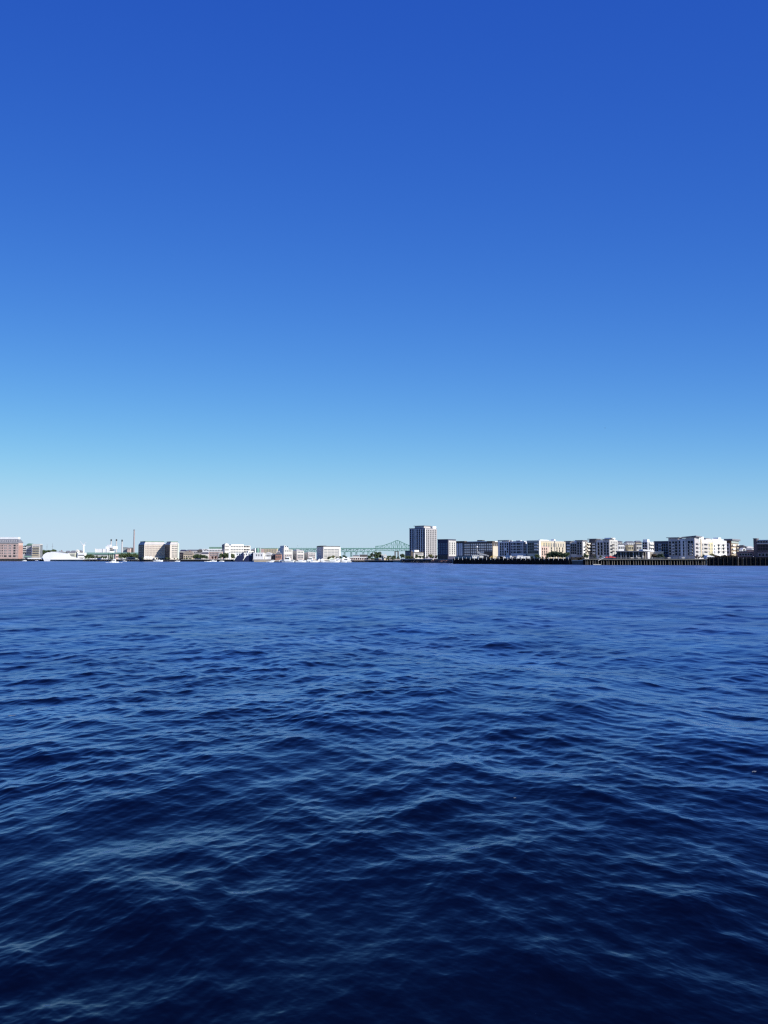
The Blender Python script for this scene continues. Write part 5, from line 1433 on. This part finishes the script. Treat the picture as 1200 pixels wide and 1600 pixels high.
# brick and cream end building
b = Building('apartment_building', 'brown brick and cream end building with broad dark flat roof and white balcony rails', 'building', 630, 36, 1134, 1142.6, 1154.4, 844.4, BROWN, base=3.9)
b.box('roof', SLATE, -1.2, b.t + 1.4, -1.4, b.s + 1, b.h, b.h + 1.3)
b.box('roof_screen', TEAL, 1, b.t, -.3, -.01, b.h - 2.2, b.h - .01)
b.box('cream_cladding', mat('buff_cladding', (0.42, 0.36, 0.27), .85, .1, .3), .8, b.t, -.2, -.01, 3, b.hy(849.4))
b.box('pink_cladding', mat('pale_pink_paint', (.66, .56, .54), .8, .1, .3), -.2, -.01, .8, b.s, 3, b.hy(849.2))
for py in (851.2, 857, 862.8):
    for p0, p1 in ((1143.2, 1146.4), (1150.6, 1154)):
        x0, x1 = b.uR(p0), b.uR(p1)
        o = MB().box(x0, x1, -1.5, -.21, b.hy(py) - .95, b.hy(py) - .75).build('balcony', LTGREY, b.root)
        MB().box(x0, x1, -1.5, -1.42, b.hy(py) - .75, b.hy(py) + .35).build('railing', WHITE, o)
    b.box('brick_band', BROWN, .8, b.t, -.3, -.201, b.hy(py + 2.6) - .3, b.hy(py + 2.6) + .2)
b.win('R', [1145, 1148.6, 1152.4], [851.6, 857.4, 863], 1.4, 1.5, GLASSL, out=.2)
b.win('L', [1135.6, 1137.6], [852, 857.4, 863], 1.4, 1.7, GLASS, out=.2)
for i, (px, yt, lb) in enumerate(((1088, 868.2, 'reddish brown shrub tree at the foot of the pale green section'), (1092, 869, 'smaller reddish shrub beside the tan pilaster'), (1099.5, 866, 'olive tree before the white section'), (1103.5, 867.6, 'small olive tree at the end of the white marquee'), (1112.6, 864.6, 'yellow green tree against the lemon section'))):
    tree(px, 874, yt, 546, lb, 'round', (mat('leaf_reddish', (.08, .04, .03), .85, .4, .6), mat('leaf_reddish', (.08, .04, .03), .85, .4, .6), LEAFB, LEAFB, LEAFC)[i], None, 1.2, 3.8, seed=i)
mb = MB()
t_ = thing('marquee', 'bright white marquee at the landward end of the tall black pier', 'marquee', (X(1104.4, 536), 536, 4.1))
L = X(1116.4, 536) - X(1104.4, 536)
MB().box(0, L, 0, 5, 0, 1.4).build('wall', WHITE, t_)
MB().prism([(-.2, 1.41), (L + .2, 1.41), (L * .75, 2.0), (L * .3, 2.7), (L * .1, 2.4)], -.3, 5.3).build('roof', WHITE, t_)
g = 'brownish shrubs behind the tall black pier'
for i in range(9):
    px = 1119 + i * 4
    tree(px, 873, 866.4 + .7 * (i % 3), 538, 'brownish shrub behind the tall black pier', 'bush', mat('leaf_brownish', (.07, .05, .03), .85, .4, .6), g, 1.2, 3.9, name='shrub', seed=i)

# ================================================================== far east end
b = Building('low_building', 'low dark plum coloured building beside the brown brick end building', 'building', 560, 44, 1152, 1178, 1181, 862.6, mat('plum_wall', (.20, .13, .14), .85, .1, .3), base=4.2, roof=SLATE)
b.win('L', lin(1155, 1176, 5), [866.4], 1.5, 1.4, GLASS)
b = Building('apartment_building', 'dark grey stepped house behind the plum building', 'building', 640, 44, 1154.8, 1166, 1168, 854.6, mat('dark_blue_panel', (0.1, 0.095, 0.12), .7, .12, .2), base=4.0, roof=SLATE)
b.box('roof_hut', SLATE, .5, 4, 2, 6, b.h + .6, b.hy(851.6))
b.win('L', [1158, 1162], [858, 861], 1.4, 1.5, GLASS)
ax = thing('tent', 'white arched fabric shelter on the roof line between dark houses', 'tent', (X(1160, 600), 600, 4.0))
zb = Z(861, 600) - 4.0
mb = MB(); W_ = X(1166.4, 600) - X(1160, 600); n = 10
for i in range(n):
    a0, a1 = math.pi * i / n, math.pi * (i + 1) / n
    def P(a, q, y): return (W_ / 2 - math.cos(a) * W_ / 2 * q, y, zb + math.sin(a) * 2.6 * q)
    mb.add([P(a0, 1, 0), P(a1, 1, 0), P(a1, 1, 5), P(a0, 1, 5), P(a0, .72, 0), P(a1, .72, 0), P(a1, .72, 5), P(a0, .72, 5)],
           [(0, 3, 2, 1), (4, 5, 6, 7), (0, 1, 5, 4), (2, 3, 7, 6)])
mb.build('hoop_cover', WHITE, ax)
for x in (.3, W_ - .3):
    MB().box(x - .2, x + .2, .5, 4.5, 0, zb).build('post', SLATE, ax)
house(1166.6, 1179, 856.4, 853.4, 660, WHITE, OFFW, 'white gabled house in the gap before the dark brick building', wins=3, base=4.0)
house(1168, 1178, 859.6, 857.2, 600, mat('plum_wall', (.20, .13, .14), .85, .1, .3), SLATE, 'dark gabled house in front of the white gabled one', wins=3, base=4.0)
b = Building('brick_building', 'dark brick building with corner turret above the tall black pier', 'building', 535, 46, 1179.2, 1252, 1262, 843.6, mat('blue_black_brick', (0.1, 0.085, 0.095), .9, .15, .4), base=4.2)
b.box('turret', mat('blue_black_brick', (0.1, 0.085, 0.095), .9, .15, .4), -.5, 3.5, b.uL(1183.4), b.s + .4, 0, b.hy(840.4))
b.box('turret_cap', SLATE, -.8, 3.8, b.uL(1183.8), b.s + .7, b.hy(840.4), b.hy(839.8))
b.box('cornice', GREY, -.6, -.01, 0, b.uL(1183.6), b.hy(849.4), b.hy(847.8))
b.box('parapet', mat('pale_parapet', (.70, .70, .68), .7, .05, .2), .4, 1.0, 2, b.uL(1184), b.h, b.h + .5)
b.box('string_course', DKBRICK, -.25, -.01, 0, b.s, b.hy(862.4), b.hy(861.4))
b.box('lower_wall', mat('mauve_brick', (.17, .13, .15), .9, .2, .4), -.15, -.01, 0, b.s, 0, b.hy(862.5))
b.win('L', lin(1184.5, 1240, 14), [845.8], 1.9, 1.1, GLASS, GREY)
b.win('L', lin(1184.5, 1240, 14), [852.4, 857.4], 1.3, 1.7, GLASS, DKBRICK)
b.win('L', lin(1184.5, 1240, 10), [866.6], 1.6, 1.9, GLASS, GREY, out=.15)
# things standing on the black pier
for i, (px, h_, lb) in enumerate(((1150, 1.6, 'short grey lamp post on the black pier below the brown brick end'), (1157.4, 1.2, 'pale mooring post on the black pier below the plum building'), (1173.2, 2.4, 'tall pale mooring post on the black pier before the dark brick building'))):
    p_ = thing('mooring_post', lb, 'post', (X(px, 478), 478 - 3.2, -1.2))
    MB().cyl(0, 0, 0, 4.8 + h_ * .8, .2, .17, 8).build('shaft', PILE, p_); MB().cyl(0, 0, 4.8 + h_ * .8, 5.0 + h_ * .8, .26, .2, 8).build('cap', LTGREY, p_)

# ================================================================== birds
def bird(px, py, D, span, label, rz):
    z = Z(py, D)
    mb = MB()
    s = span
    mb.add([(-.26 * s, 0, 0), (-.08 * s, .05 * s, .03 * s), (.16 * s, .035 * s, .02 * s), (.28 * s, 0, 0), (.16 * s, -.035 * s, .02 * s), (-.08 * s, -.05 * s, .03 * s), (0, 0, -.05 * s), (0, 0, .06 * s)],
           [(0, 1, 7), (1, 2, 7), (2, 3, 7), (3, 4, 7), (4, 5, 7), (5, 0, 7), (1, 0, 6), (2, 1, 6), (3, 2, 6), (4, 3, 6), (5, 4, 6), (0, 5, 6)])
    for q in (-1, 1):
        a = [(.10 * s, q * .03 * s, .02 * s), (-.08 * s, q * .03 * s, .02 * s), (-.06 * s, q * .28 * s, .16 * s), (.06 * s, q * .28 * s, .16 * s), (-.10 * s, q * .5 * s, .08 * s)]
        a2 = [(x, y, zz_ + .015 * s) for x, y, zz_ in a]
        mb.add(a + a2, [(0, 1, 2, 3), (3, 2, 4), (8, 7, 6, 5), (9, 7, 8), (0, 3, 8, 5), (3, 4, 9, 8), (4, 2, 7, 9), (2, 1, 6, 7)])
    o = mb.build('bird', PLUM)
    o.location = (X(px, D), D, z)
    o.rotation_euler = (rad(15), rad(-30), rz)
    return tag(o, label, 'bird')
bird(948.4, 669, 320, 1.0, 'small dark bird flying high alone in the clear sky', rad(70))
bird(465.2, 853, 700, 1.3, 'dark gull flying low over the marina blocks', rad(20))

# flecks of drifting foam on the near water
for px, py, L, lb in ((27, 1118, .30, 'pale streak of drifting foam on the open water, largest of the floating flecks'), 
                      (800.5, 1245, .07, 'tiny white foam fleck on the dark swell below the timber pier'), (1171, 1207, .15, 'thin white foam fleck on the water below the dark brick building')):
    D_ = DW(py)
    q = np.array([X(px, D_), D_])
    i_ = int(np.argmin(((SEA[:, :2] - q) ** 2).sum(1)))
    r = random.Random(int(px))
    n = 14
    pts = []
    for i in range(n):
        a = 2 * math.pi * i / n
        pts.append((math.cos(a) * L * .5 * r.uniform(.6, 1.05), math.sin(a) * L * .2 * r.uniform(.5, 1.1)))
    o = MB().slab(pts, -.03, .004).build('foam_fleck', mat('grey_foam', (.13, .15, .18), .9, .2, 6))
    o.location = tuple(float(v) for v in SEA[i_])
    o.rotation_euler = (0, 0, .35)
    tag(o, lb, 'foam')
